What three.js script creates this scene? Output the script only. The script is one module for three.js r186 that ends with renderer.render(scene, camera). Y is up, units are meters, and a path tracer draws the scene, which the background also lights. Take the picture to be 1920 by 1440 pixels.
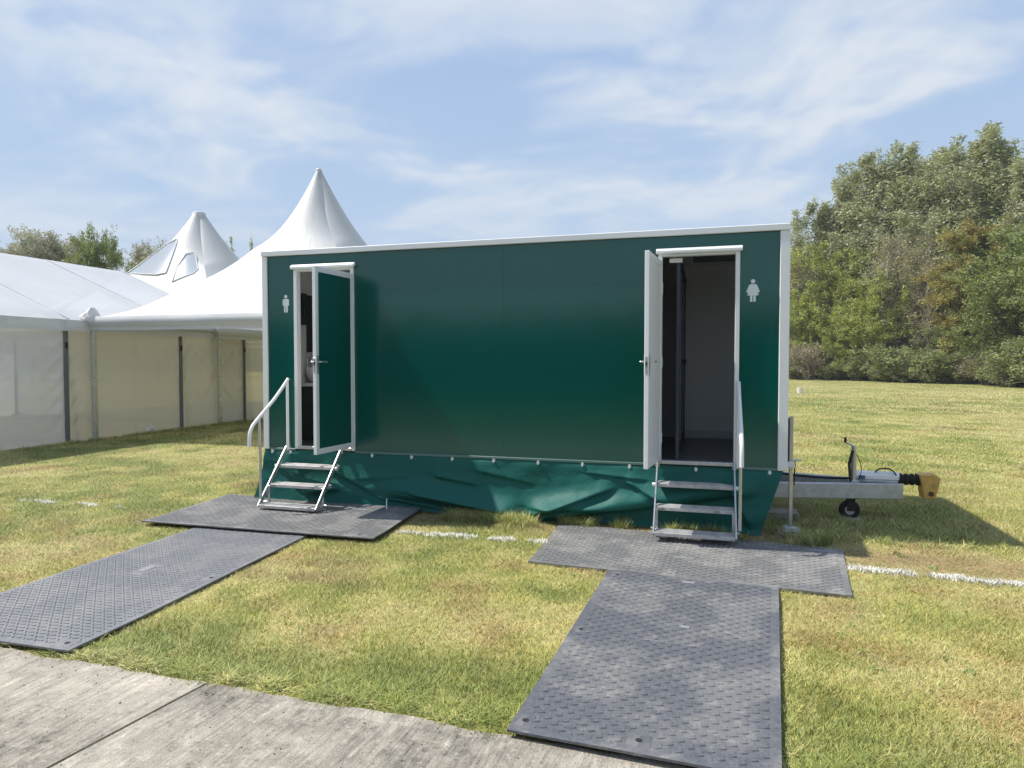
import * as THREE from 'three';
import { ConvexGeometry } from 'three/addons/geometries/ConvexGeometry.js';
import { mergeGeometries } from 'three/addons/utils/BufferGeometryUtils.js';

// ------------------------------------------------------------------ camera, sky, sun, exposure
const scene = new THREE.Scene();
const renderer = new THREE.WebGLRenderer({ antialias: true });
renderer.toneMapping = THREE.LinearToneMapping;
const EXPOSURE = 1.5;
renderer.toneMappingExposure = EXPOSURE;
renderer.shadowMap.enabled = true;

const camera = new THREE.PerspectiveCamera(59.89, 4 / 3, 0.05, 1500);
camera.rotation.order = 'YXZ';
camera.position.set(5.094, 1.695, 6.886);
camera.rotation.set(-0.0325, 0.2815, 0);

const SUN = new THREE.Vector3(-2.1, 3.0, 0.2).normalize();
const sun = new THREE.DirectionalLight(new THREE.Color().setRGB(1, 0.95, 0.87), 3.7);
sun.position.copy(SUN).multiplyScalar(60);
sun.target.position.set(0, 0, 0);
sun.castShadow = true;
sun.shadow.radius = 1.6;
sun.shadow.mapSize.set(4096, 4096);
Object.assign(sun.shadow.camera, { left: -40, right: 40, top: 40, bottom: -40, near: 1, far: 160 });
scene.add(sun, sun.target);

// ------------------------------------------------------------------ small tools
const TAU = Math.PI * 2;
function rng(seed) {
  let s = seed >>> 0;
  return () => { s = (s + 0x6d2b79f5) | 0; let t = Math.imul(s ^ (s >>> 15), 1 | s); t = (t + Math.imul(t ^ (t >>> 7), 61 | t)) ^ t; return ((t ^ (t >>> 14)) >>> 0) / 4294967296; };
}
const clamp = (x, a = 0, b = 1) => Math.min(b, Math.max(a, x));
const lerp = (a, b, t) => a + (b - a) * t;
const smooth = (a, b, x) => { const t = clamp((x - a) / (b - a)); return t * t * (3 - 2 * t); };
const hash2 = (x, y) => { let h = Math.imul(x | 0, 374761393) ^ Math.imul(y | 0, 668265263); h = Math.imul(h ^ (h >>> 13), 1274126177); return ((h ^ (h >>> 16)) >>> 0) / 4294967296; };
function vnoise(x, y, wrap = 0) {
  const ix = Math.floor(x), iy = Math.floor(y), fx = x - ix, fy = y - iy, u = fx * fx * fx * (fx * (fx * 6 - 15) + 10), v = fy * fy * fy * (fy * (fy * 6 - 15) + 10);
  const w = wrap ? (n) => ((n % wrap) + wrap) % wrap : (n) => n;
  return lerp(lerp(hash2(w(ix), w(iy)), hash2(w(ix + 1), w(iy)), u), lerp(hash2(w(ix), w(iy + 1)), hash2(w(ix + 1), w(iy + 1)), u), v);
}
function fbm(x, y, oct = 5, wrap = 0, gain = 0.5) {
  let s = 0, a = 1, n = 0, k = 1;
  for (let i = 0; i < oct; i++) { s += a * vnoise(x * k + i * 17 * (wrap ? 0 : 1), y * k + i * 31 * (wrap ? 0 : 1), wrap ? wrap * k : 0); n += a; a *= gain; k *= 2; }
  return s / n;
}
const lin2srgb = (c) => (c <= 0.0031308 ? c * 12.92 : 1.055 * Math.pow(c, 1 / 2.4) - 0.055);
const rgb = (r, g, b) => new THREE.Color().setRGB(r, g, b);

// ------------------------------------------------------------------ sky
{
  const W = 2048, H = 1024, data = new Float32Array(W * H * 4);
  const yaw = 0.2815, fwd = Math.atan2(-Math.cos(yaw), -Math.sin(yaw));          // azimuth the camera looks along
  const R = Math.PI / 180;
  // thin clouds: azimuth right of the view, elevation, half length, half height (degrees), tilt, strength
  const clouds = [[-25, 19.8, 17, 2.4, -0.17, 0.85], [-13, 17.6, 6, 1.6, -0.1, 0.5], [-4, 28, 11, 3.4, -0.1, 0.8], [7.5, 21.6, 6, 2.3, -0.1, 0.8], [20, 18.3, 13, 3.2, 0.1, 0.9], [31, 23, 12, 6, 0.25, 0.7],
    [3, 15, 13, 3, 0, 0.55], [-6, 15.6, 4, 1.5, 0, 0.5], [14, 12.5, 12, 2.6, 0.1, 0.55], [-36, 12, 7, 6, 0, 0.5], [12.3, 28, 2.6, 1.6, 0, 0.7], [11.5, 24, 1.6, 0.8, 0, 0.6], [-38, 26, 14, 5, -0.2, 0.4],
    [-70, 20, 30, 6, 0, 0.6], [80, 18, 30, 6, 0, 0.7], [150, 22, 40, 7, 0, 0.6], [-140, 20, 40, 7, 0, 0.6], [60, 45, 40, 10, 0, 0.5], [-60, 45, 40, 9, 0, 0.5], [170, 50, 60, 10, 0, 0.5]];
  const zen = [0.235, 0.385, 0.72], low = [0.49, 0.635, 0.835], hor = [0.66, 0.74, 0.84], cl = [0.735, 0.795, 0.875];
  for (let row = 0; row < H; row++) {
    const up = ((row + 0.5) / H - 0.5) * Math.PI, y = Math.sin(up), el = Math.max(0, up / R);
    for (let col = 0; col < W; col++) {
      const o = (row * W + col) * 4, az = ((col + 0.5) / W - 0.5) * TAU, x = Math.cos(az) * Math.cos(up), z = Math.sin(az) * Math.cos(up);
      const s = clamp(x * SUN.x + y * SUN.y + z * SUN.z, -1, 1);
      const t1 = smooth(0, 14, el), t2 = smooth(4, 48, el);
      let c = [0, 1, 2].map((i) => lerp(lerp(hor[i], low[i], t1), zen[i], t2 * 0.9));
      if (el > 0) {
        const ny = Math.max(y, 0.06) + 0.08, px = x / ny, pz = z / ny;
        const wx = fbm(px * 1.3 + 5, pz * 1.3 + 9, 3) - 0.5, wz = fbm(px * 1.3 + 40, pz * 1.3 + 2, 3) - 0.5;
        const n = fbm(px * 1.9 + wx * 1.6 + 3, pz * 2.6 + wz * 1.6 + 7, 6, 0, 0.56), fine = fbm(px * 6 + wx * 3, pz * 8 + wz * 3 + 50, 4, 0, 0.6);
        let a = smooth(0.36, 0.80, n) * 0.45;
        let rel = az - fwd; rel = Math.atan2(Math.sin(rel), Math.cos(rel)) / R;
        for (const [ca, ce, rx, ry, tilt, k] of clouds) {
          let dx = rel - ca; if (dx > 180) dx -= 360; if (dx < -180) dx += 360; dx *= Math.cos(up);
          if (Math.abs(dx) > rx * 2.4) continue;
          const dy = el - ce, u = (dx * Math.cos(tilt) + dy * Math.sin(tilt)) / rx + wx * 0.9, v = (-dx * Math.sin(tilt) + dy * Math.cos(tilt)) / ry + wz * 1.6, d = Math.sqrt(u * u + v * v);
          const body = smooth(1.75, -0.1, d + (0.55 - n) * 1.9 + (0.5 - fine) * 1.1);
          a = Math.max(a, a * (1 - body * 0.5) + body * k * (0.62 + 0.5 * fine));
        }
        a = clamp(a) * smooth(0, 6, el);
        c = c.map((q, i) => lerp(q, cl[i], a * 0.92));
        const glow = 0.10 * Math.pow(Math.max(0, s), 3) + 0.25 * Math.pow(Math.max(0, s), 24);
        c = c.map((q, i) => q + glow * [1, 0.97, 0.9][i]);
      } else c = [0.30, 0.33, 0.24];
      for (let i = 0; i < 3; i++) data[o + i] = c[i] / EXPOSURE;
      data[o + 3] = 1;
    }
  }
  const sky = new THREE.DataTexture(data, W, H, THREE.RGBAFormat, THREE.FloatType);
  sky.mapping = THREE.EquirectangularReflectionMapping; sky.magFilter = THREE.LinearFilter; sky.minFilter = THREE.LinearFilter; sky.needsUpdate = true;
  scene.background = sky; scene.environment = sky;
}

// ------------------------------------------------------------------ textures and materials
function tex(w, h, f, { srgb = true, repeat } = {}) {
  const d = new Uint8Array(w * h * 4);
  for (let y = 0; y < h; y++) for (let x = 0; x < w; x++) {
    const c = f(x / w, y / h), o = (y * w + x) * 4;
    for (let i = 0; i < 3; i++) d[o + i] = Math.round(255 * clamp(srgb ? lin2srgb(clamp(Array.isArray(c) ? c[i] : c)) : (Array.isArray(c) ? c[i] : c)));
    d[o + 3] = 255;
  }
  const t = new THREE.DataTexture(d, w, h, THREE.RGBAFormat);
  t.wrapS = t.wrapT = THREE.RepeatWrapping; t.magFilter = THREE.LinearFilter; t.minFilter = THREE.LinearMipmapLinearFilter; t.generateMipmaps = true;
  if (srgb) t.colorSpace = THREE.SRGBColorSpace;
  if (repeat) t.repeat.set(...repeat);
  t.needsUpdate = true;
  return t;
}
const std = (o) => new THREE.MeshStandardMaterial(o), phys = (o) => new THREE.MeshPhysicalMaterial(o);
const white = rgb(1, 1, 1);

const thatchMap = tex(512, 512, (u, v) => {
  const n = fbm(u * 60, v * 60, 3, 60), m = fbm(u * 8, v * 8, 4, 8), s = vnoise(u * 170, v * 120, 0);
  const k = 0.45 + 0.75 * n + 0.35 * (m - 0.5) + 0.25 * (s - 0.5);
  return [0.78 * k, 0.76 * k, 0.66 * k];
});
const thatchBump = tex(512, 512, (u, v) => fbm(u * 60, v * 60, 4, 60), { srgb: false });
const M = {};
M.ground = std({ color: white, vertexColors: true, map: thatchMap, bumpMap: thatchBump, bumpScale: 0.02, roughness: 1 });
M.grass = phys({ color: white, vertexColors: true, roughness: 0.75, side: THREE.DoubleSide, transmission: 0.25, thickness: 0 });
M.leaf = phys({ color: white, roughness: 0.8, side: THREE.DoubleSide, transmission: 0.45, thickness: 0 });
M.bark = std({ color: rgb(0.16, 0.135, 0.105), roughness: 0.95 });
M.barkPale = std({ color: rgb(0.36, 0.32, 0.26), roughness: 0.95 });

// concrete: brushed across the path, with stains and pits; u, v in metres / 3
const brushed = (u, v) => { const w = fbm(u * 6, v * 6, 3, 6) * 0.012, a = u + v * 0.05 + w; return 0.35 * fbm(a * 75 + 3, v * 4.3, 4, 0, 0.62) + 0.65 * fbm(a * 190 + 40, v * 14.1 + 9, 4, 0, 0.65); };
M.concrete = std({
  color: white, roughness: 0.93,
  map: tex(1024, 1024, (u, v) => {
    const st = brushed(u, v), big = fbm(u * 4, v * 4, 6, 4), fine = hash2(u * 1024, v * 1024), pit = fbm(u * 150, v * 150, 2, 150), damp = smooth(0.52, 0.7, fbm(u * 3 + 2, v * 3 + 5, 5, 0));
    let k = 0.315 + 0.26 * (st - 0.5) + 0.22 * (big - 0.5) + 0.16 * (fine - 0.5) - 0.05 * damp + 0.22 * (fbm(u * 40, v * 40, 4, 40, 0.7) - 0.5);
    if (pit > 0.8) k += 0.08; if (pit < 0.18) k -= 0.08;
    return [k * 1.09, k * 0.98, k * 0.80];
  }),
  bumpMap: tex(1024, 1024, (u, v) => 0.8 * brushed(u, v) + 0.2 * hash2(u * 1024, v * 1024), { srgb: false }), bumpScale: 0.011,
});
const rubber = (r, g, b, dust) => std({                                     // black plastic, scuffed and dusted with dried mud
  color: white, roughness: 0.58,
  map: tex(1024, 1024, (u, v) => {
    const d = smooth(0.40, 0.72, fbm(u * 4 + 2, v * 4 + 7, 6, 0, 0.58)), f = fbm(u * 90, v * 90, 3, 90), dry = smooth(0.58, 0.74, fbm(u * 26 + 4, v * 26, 4, 0)), scuff = smooth(0.70, 0.82, fbm(u * 12 + v * 30, v * 60 - u * 20, 3, 0));
    const k = 0.7 + 0.6 * f, w = clamp(dust * (0.75 * d + 0.5 * dry * d + 0.3 * scuff) + 0.25 * dry * dust);
    return [lerp(r * k, 0.33, w), lerp(g * k, 0.315, w), lerp(b * k, 0.285, w)];
  }),
  bumpMap: tex(256, 256, (u, v) => fbm(u * 50, v * 50, 3, 50), { srgb: false }), bumpScale: 0.002,
});
M.mat = rubber(0.105, 0.110, 0.122, 0.38);
M.matSkySheen = rubber(0.175, 0.178, 0.188, 0.35);  // same plastic, base lightened to stand for sky sheen on the left path mat
M.matDusty = rubber(0.15, 0.15, 0.15, 0.55);
M.matPale = std({ color: rgb(0.25, 0.255, 0.26), roughness: 0.7 });
M.matHole = std({ color: rgb(0.02, 0.02, 0.022), roughness: 0.9 });

const wob = tex(512, 256, (u, v) => 0.5 + 0.5 * (fbm(u * 10, v * 5, 3, 0) - 0.5), { srgb: false });
M.green = phys({ color: rgb(0.0006, 0.084, 0.066), roughness: 0.14, ior: 1.58, bumpMap: wob, bumpScale: 0.0025 });
M.aluWhite = std({ color: rgb(0.78, 0.795, 0.79), roughness: 0.42 });
M.alu = std({
  color: rgb(0.56, 0.57, 0.58), roughness: 0.45, metalness: 0.75,
  roughnessMap: tex(256, 256, (u, v) => 0.7 + 0.5 * (fbm(u * 14, v * 14, 4, 14) - 0.5), { srgb: false }),
});
M.aluTread = std({
  color: white, roughness: 0.6, metalness: 0.25,
  map: tex(256, 256, (u, v) => { const k = 0.50 + 0.25 * (fbm(u * 12, v * 12, 5, 12) - 0.5) - 0.14 * smooth(0.58, 0.75, fbm(u * 5, v * 5, 4, 5)); return [k, k * 0.985, k * 0.95]; }),
});
M.aluGapShade = std({ color: rgb(0.16, 0.165, 0.17), roughness: 0.5, metalness: 0.3 });  // marquee poles: shade of the recess between wall panels put into the colour
M.galv = std({
  color: white, roughness: 0.5, metalness: 0.45,
  map: tex(256, 256, (u, v) => { const k = 0.50 + 0.2 * (fbm(u * 20, v * 20, 4, 20) - 0.5); return [k * 0.97, k, k * 1.03]; }),
});
M.black = std({ color: rgb(0.012, 0.012, 0.013), roughness: 0.55 });
M.rubberBlack = std({ color: rgb(0.018, 0.018, 0.018), roughness: 0.85 });
M.yellow = std({
  color: white, roughness: 0.55,
  map: tex(128, 128, (u, v) => { const k = 0.85 + 0.3 * fbm(u * 8, v * 8, 4, 8), d = smooth(0.62, 0.8, fbm(u * 5 + 3, v * 5, 3, 0)); return [lerp(0.60 * k, 0.3, d * 0.5), lerp(0.37 * k, 0.2, d * 0.5), lerp(0.10 * k, 0.1, d * 0.5)]; }),
});
M.rust = std({ color: rgb(0.12, 0.06, 0.04), roughness: 0.9 });
M.grp = std({ color: rgb(0.62, 0.62, 0.62), roughness: 0.4 });
M.interior = std({ color: rgb(0.80, 0.80, 0.79), roughness: 0.45 });
M.cubicle = std({ color: rgb(0.028, 0.034, 0.055), roughness: 0.35 });
M.cubicleDoor = std({ color: rgb(0.24, 0.25, 0.27), roughness: 0.4 });
M.vinyl = phys({ roughness: 0.35, color: white, map: tex(256, 256, (u, v) => { const f = fbm(u * 40, v * 40, 3, 40), b = fbm(u * 5, v * 5, 4, 5), k = 0.085 + 0.06 * (f - 0.5) + 0.03 * (b - 0.5); return [k, k, k * 1.08]; }) });
M.mirror = std({ color: rgb(0.04, 0.04, 0.045), roughness: 0.12, metalness: 0.3 });
M.ceramic = phys({ color: rgb(0.72, 0.72, 0.71), roughness: 0.25, clearcoat: 0.5 });
M.decal = std({ color: rgb(0.68, 0.74, 0.73), roughness: 0.5 });
const pvcBump = tex(512, 512, (u, v) => 0.7 * fbm(u * 6, v * 6, 4, 6) + 0.3 * fbm(u * 40, v * 40, 3, 40), { srgb: false });
const pvc = (r, g, b, through, rough = 0.55) => phys({
  color: white, roughness: rough, side: THREE.DoubleSide, transmission: through, thickness: 0, bumpMap: pvcBump, bumpScale: 0.005,
  map: tex(256, 256, (u, v) => { const k = 1 + 0.05 * (fbm(u * 5, v * 5, 4, 5) - 0.5) - 0.05 * smooth(0.62, 0.8, fbm(u * 9, v * 3, 4, 0)); return [r * k, g * k, b * k]; }),
});
M.pvcRoof = pvc(0.70, 0.705, 0.70, 0.42);
M.pvcWall = pvc(0.82, 0.825, 0.85, 0.5, 0.6);
M.pvcCream = pvc(0.76, 0.72, 0.60, 0.5, 0.7);
M.pvcValance = pvc(0.64, 0.65, 0.66, 0.25);
M.window = phys({ color: rgb(0.62, 0.68, 0.76), roughness: 0.15, transmission: 0.55, thickness: 0, side: THREE.DoubleSide });  // pale blue-grey base paints in the sky reflected by the clear panes
M.tarp = phys({
  color: rgb(0.006, 0.105, 0.088), roughness: 0.58, specularIntensity: 0.6, side: THREE.DoubleSide,
  bumpMap: tex(512, 512, (u, v) => 0.7 * fbm(u * 10, v * 10, 5, 10) + 0.3 * fbm(u * 60, v * 60, 2, 60), { srgb: false }), bumpScale: 0.0035,
});
M.wood = std({ color: white, roughness: 0.9, map: tex(128, 128, (u, v) => { const k = 0.36 + 0.22 * (fbm(u * 4, v * 40, 4, 0) - 0.5) + 0.08 * (fbm(u * 6, v * 6, 3, 6) - 0.5); return [k * 1.06, k, k * 0.86]; }) });
M.chalk = std({ color: rgb(0.80, 0.79, 0.73), roughness: 1 });

// ------------------------------------------------------------------ geometry tools
const shared = new Map();
const once = (key, make) => { if (!shared.has(key)) shared.set(key, make()); return shared.get(key); };
function boxUV(g, k = 1) {                                                  // uv in metres on each face, times k
  if (g.index) g = g.toNonIndexed();
  const p = g.attributes.position, n = g.attributes.normal, uv = new Float32Array(p.count * 2);
  for (let i = 0; i < p.count; i++) {
    const ax = Math.abs(n.getX(i)), ay = Math.abs(n.getY(i)), az = Math.abs(n.getZ(i));
    const [a, b] = ay >= ax && ay >= az ? [p.getX(i), p.getZ(i)] : ax >= az ? [p.getZ(i), p.getY(i)] : [p.getX(i), p.getY(i)];
    uv[2 * i] = a * k; uv[2 * i + 1] = b * k;
  }
  g.setAttribute('uv', new THREE.BufferAttribute(uv, 2));
  return g;
}
function box(w, h, d, c = 0.004, k = 1) {                                   // a box with chamfered edges
  return once(`box ${w.toFixed(4)} ${h.toFixed(4)} ${d.toFixed(4)} ${c} ${k}`, () => {
    c = Math.min(c, w / 3, h / 3, d / 3);
    const pts = [], X = w / 2, Y = h / 2, Z = d / 2;
    for (const x of [-1, 1]) for (const y of [-1, 1]) for (const z of [-1, 1]) pts.push(new THREE.Vector3(x * (X - c), y * (Y - c), z * Z), new THREE.Vector3(x * (X - c), y * Y, z * (Z - c)), new THREE.Vector3(x * X, y * (Y - c), z * (Z - c)));
    return boxUV(new ConvexGeometry(pts), k);
  });
}
function bxa(x0, x1, y0, y1, z0, z1, c, k) { const g = box(x1 - x0, y1 - y0, z1 - z0, c, k).clone(); g.translate((x0 + x1) / 2, (y0 + y1) / 2, (z0 + z1) / 2); return g; }
function bar(a, b, w, h, c = 0.003) {                                       // box beam from a to b
  const A = new THREE.Vector3(...a), B = new THREE.Vector3(...b), d = B.clone().sub(A), g = box(w, h, d.length(), c).clone(), m = new THREE.Matrix4();
  m.lookAt(B, A, Math.abs(d.y) > 0.98 * d.length() ? new THREE.Vector3(1, 0, 0) : new THREE.Vector3(0, 1, 0)); m.setPosition(A.add(B).multiplyScalar(0.5));
  return g.applyMatrix4(m);
}
function tube(points, r, seg = 24, rad = 8, tension = 0.5) {
  return new THREE.TubeGeometry(new THREE.CatmullRomCurve3(points.map((p) => new THREE.Vector3(...p)), false, 'catmullrom', tension), seg, r, rad, false);
}
function cyl(r, h, axis = 'y', seg = 20, r2 = r) { const g = new THREE.CylinderGeometry(r2, r, h, seg); if (axis === 'x') g.rotateZ(-Math.PI / 2); if (axis === 'z') g.rotateX(Math.PI / 2); return g; }
const merge = (list) => mergeGeometries(list.map((g) => { const n = g.index ? g.toNonIndexed() : g.clone(); for (const k of Object.keys(n.attributes)) if (!['position', 'normal', 'uv'].includes(k)) n.deleteAttribute(k); if (!n.attributes.uv) n.setAttribute('uv', new THREE.BufferAttribute(new Float32Array(n.attributes.position.count * 2), 2)); return n; }));
const taken = new Map();
const numbered = (name) => { const n = taken.get(name) ?? 0; taken.set(name, n + 1); return n ? `${name}_${String(n).padStart(3, '0')}` : name; };
function part(name, geo, mat, parent, pos) { const m = new THREE.Mesh(geo, mat); m.name = name; m.castShadow = m.receiveShadow = true; if (pos) m.position.set(...pos); parent.add(m); return m; }
function tag(o, label, category, group) { o.userData.label = label; o.userData.category = category; if (group) o.userData.group = group; return o; }
function thing(name, label, category, [x, y, z] = [0, 0, 0], group) { const g = new THREE.Group(); g.name = numbered(name); g.position.set(x, y, z); scene.add(g); return tag(g, label, category, group); }
function single(name, geo, mat, label, category, group) { const m = part(numbered(name), geo, mat, scene); return tag(m, label, category, group); }
function surface(nu, nv, f, ku = 1, kv = 1) {                               // a grid of points f(u, v), smooth normals
  const pos = new Float32Array((nu + 1) * (nv + 1) * 3), uv = new Float32Array((nu + 1) * (nv + 1) * 2), idx = [];
  for (let j = 0; j <= nv; j++) for (let i = 0; i <= nu; i++) { const o = j * (nu + 1) + i; pos.set(f(i / nu, j / nv), o * 3); uv.set([(i / nu) * ku, (j / nv) * kv], o * 2); }
  for (let j = 0; j < nv; j++) for (let i = 0; i < nu; i++) { const a = j * (nu + 1) + i, b = a + 1, c = a + nu + 1, d = c + 1; idx.push(a, b, d, a, d, c); }
  const g = new THREE.BufferGeometry(); g.setAttribute('position', new THREE.BufferAttribute(pos, 3)); g.setAttribute('uv', new THREE.BufferAttribute(uv, 2)); g.setIndex(idx); g.computeVertexNormals();
  return g;
}

// ------------------------------------------------------------------ the ground
const chalkZ = (x) => 0.80 + 0.012 * (x + 3) + (x > 5 ? 0.035 * (x - 5) : 0) + 0.03 * Math.sin(x * 0.9);
const inQuad = (x, z, q) => { let s = 0; for (let i = 0; i < 4; i++) { const [ax, az] = q[i], [bx, bz] = q[(i + 1) % 4]; s += Math.sign((bx - ax) * (z - az) - (bz - az) * (x - ax)); } return Math.abs(s) === 4; };
const MATS = {
  leftStep: [[-0.469, 1.398], [2.153, 1.349], [2.045, 0.013], [-0.574, -0.055]],
  leftPath: [[0.235, 3.99], [1.596, 3.965], [1.425, 1.30], [0.165, 1.32]],
  rightStep: [[3.682, 1.52], [6.12, 1.692], [6.293, 0.388], [3.661, 0.133]],
  rightPath: [[4.255, 4.07], [5.40, 4.13], [5.63, 1.684], [4.367, 1.614]],
};
const straw = [0.60, 0.545, 0.23], yellow = [0.52, 0.50, 0.15], green = [0.30, 0.345, 0.07], deep = [0.14, 0.205, 0.04], dead = [0.43, 0.30, 0.155];
const mix3 = (a, b, t) => [0, 1, 2].map((i) => lerp(a[i], b[i], t));
function turf(x, z) {                                                      // colour of the sward and the length of its blades
  const big = fbm(x * 0.33 + 11, z * 0.33 + 4, 4), mid = fbm(x * 1.4 + 3, z * 1.4 + 8, 4), small = fbm(x * 5 + 7, z * 5, 3);
  const g = clamp(0.29 + (big - 0.5) * 1.7 + (mid - 0.5) * 1.6 + (small - 0.5) * 1.7);
  let c = g < 0.5 ? mix3(straw, yellow, g * 2) : mix3(yellow, green, (g - 0.5) * 2), len = 0.022 + 0.012 * g;
  const brown = smooth(0.62, 0.8, fbm(x * 0.9 + 30, z * 0.9 + 21, 4)) * smooth(0.35, 0.65, small);
  c = mix3(c, dead, brown * 0.75);
  const rusty = smooth(0.63, 0.76, fbm(x * 3.1 + 70, z * 3.1 + 44, 4)); c = mix3(c, [0.45, 0.28, 0.12], rusty * 0.55);   // scorched spots
  const edge = smooth(3.1, 3.85, z + (mid - 0.5) * 0.9) * (x < 6.5 ? 1 : 0.4);                        // lush strip along the concrete
  c = mix3(c, mix3(green, deep, small * 0.8), edge * 0.7); len += edge * 0.008;
  const worn = smooth(0.5, 0.1, Math.abs(z - 0.55 - (mid - 0.5) * 0.7) - 0.05) * smooth(5.9, 6.4, x) * smooth(11, 8, x);   // worn strip beside the right mat
  c = mix3(c, dead, worn * 0.6); len *= 1 - 0.45 * worn;
  const kerb = smooth(0.55, 0.15, Math.abs(z - 0.22 - (small - 0.5) * 0.25)) * smooth(1.9, 2.4, x) * smooth(6.4, 5.6, x);   // unmown tufts along the trailer skirt
  c = mix3(c, mix3(dead, green, clamp(mid * 1.9 - 0.5)), kerb * 0.7); len += kerb * 0.03 * smooth(0.4, 0.7, mid);
  const back = smooth(0.2, -0.6, z) * smooth(-1.5, -0.5, x) * smooth(9.5, 8, x) * smooth(-4.6, -3.6, z);                    // longer grass where the mower could not reach
  len += back * 0.02;
  const tent = smooth(-6.0, -7.2, x) * smooth(-14, -10, z);
  len += 0.012 * tent;
  const dimmedTurf = smooth(7.0, 7.6, z); c = mix3(c, deep, dimmedTurf); len += 0.03 * dimmedTurf;                          // unseen turf behind the path, coloured darker to dim its reflection in the panel
  return [c, len];
}
{
  const line = (a, b, near0, near1, step) => { const s = [near0]; while (s[s.length - 1] < near1) s.push(s[s.length - 1] + step); let d = step; while (s[s.length - 1] < b) { d *= 1.14; s.push(s[s.length - 1] + d); } d = step; while (s[0] > a) { d *= 1.14; s.unshift(s[0] - d); } return s; };
  const xs = line(-190, 190, -9, 13, 0.16), zs = line(-190, 190, -9, 5, 0.16), nx = xs.length, nz = zs.length;
  const pos = new Float32Array(nx * nz * 3), col = new Float32Array(nx * nz * 3), uv = new Float32Array(nx * nz * 2), nor = new Float32Array(nx * nz * 3), idx = [];
  for (let j = 0; j < nz; j++) for (let i = 0; i < nx; i++) {
    const o = j * nx + i, [c] = turf(xs[i], zs[j]);
    pos.set([xs[i], 0, zs[j]], o * 3); uv.set([xs[i] / 1.7, zs[j] / 1.7], o * 2); nor.set([0, 1, 0], o * 3); col.set(c.map((q, k) => q * [0.95, 0.9, 0.85][k]), o * 3);
    if (i < nx - 1 && j < nz - 1) idx.push(o, o + nx, o + nx + 1, o, o + nx + 1, o + 1);
  }
  const g = new THREE.BufferGeometry();
  g.setAttribute('position', new THREE.BufferAttribute(pos, 3)); g.setAttribute('normal', new THREE.BufferAttribute(nor, 3)); g.setAttribute('uv', new THREE.BufferAttribute(uv, 2)); g.setAttribute('color', new THREE.BufferAttribute(col, 3)); g.setIndex(idx);
  const m = part('ground', g, M.ground, scene); m.userData.kind = 'structure'; m.userData.label = 'dry mown grass field with yellow and green patches';
}
// concrete path: bays of slab with open joints and a broken edge against the grass
const concreteEdge = (x) => 4.03 + 0.05 * (fbm(x * 2.2 + 9, 3.3, 4) - 0.5) + 0.018 * (x - 3) + 0.03 * (fbm(x * 14, 8, 2) - 0.5);
{
  const path = new THREE.Group(); path.name = 'concrete_path'; path.userData.kind = 'structure'; path.userData.label = 'weathered brushed concrete path along the grass'; scene.add(path);
  const joints = [-15.4, -9.4, -3.4, 2.6, 8.6, 14.6, 20.6];
  for (let k = 0; k < joints.length - 1; k++) {
    const n = 90, x0 = joints[k] + 0.009, x1 = joints[k + 1] - 0.009, sk = -0.14, sh = new THREE.Shape();
    const X = (x, z) => x + sk * (4.03 - z) * -1;                            // the joint runs a little askew
    sh.moveTo(X(x0, 7.3), -7.3); sh.lineTo(X(x1, 7.3), -7.3);
    for (let i = n; i >= 0; i--) { const x = lerp(x0, x1, i / n); sh.lineTo(x, -concreteEdge(x)); }
    const g = new THREE.ExtrudeGeometry(sh, { depth: 0.09, bevelEnabled: false }); g.rotateX(-Math.PI / 2); g.translate(0, -0.078, 0);
    const s = part('slab', boxUV(g, 1 / 3), M.concrete, path);
    s.geometry.attributes.uv.needsUpdate = true;
    const u = s.geometry.attributes.uv; for (let i = 0; i < u.count; i++) u.setXY(i, u.getX(i) + k * 0.37, u.getY(i) + k * 0.21);
  }
}

// ------------------------------------------------------------------ trees
function leafClump(seed, n, size, spread) {                                // a handful of bent leaves
  const r = rng(seed), pos = [], nor = [], idx = [], q = new THREE.Quaternion(), v = new THREE.Vector3();
  for (let k = 0; k < n; k++) {
    q.setFromEuler(new THREE.Euler(r() * TAU, r() * TAU, r() * TAU));
    const c = new THREE.Vector3((r() - 0.5), (r() - 0.5), (r() - 0.5)).multiplyScalar(2 * spread), s = size * (0.6 + 0.8 * r()), b = pos.length / 3;
    for (const [x, y, z] of [[0, -1, 0], [0.42, 0, 0.12], [0, 1.05, 0], [-0.42, 0.1, 0.12]]) { v.set(x, y, z).multiplyScalar(s / 2).applyQuaternion(q).add(c); pos.push(v.x, v.y, v.z); v.set(0, 0, 1).applyQuaternion(q); nor.push(v.x, v.y, v.z); }
    idx.push(b, b + 1, b + 2, b, b + 2, b + 3);
  }
  const g = new THREE.BufferGeometry(); g.setAttribute('position', new THREE.Float32BufferAttribute(pos, 3)); g.setAttribute('normal', new THREE.Float32BufferAttribute(nor, 3)); g.setIndex(idx);
  return g;
}
const CLUMP = leafClump(5, 8, 0.22, 0.26), CLUMP_FINE = leafClump(9, 7, 0.15, 0.30);
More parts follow.
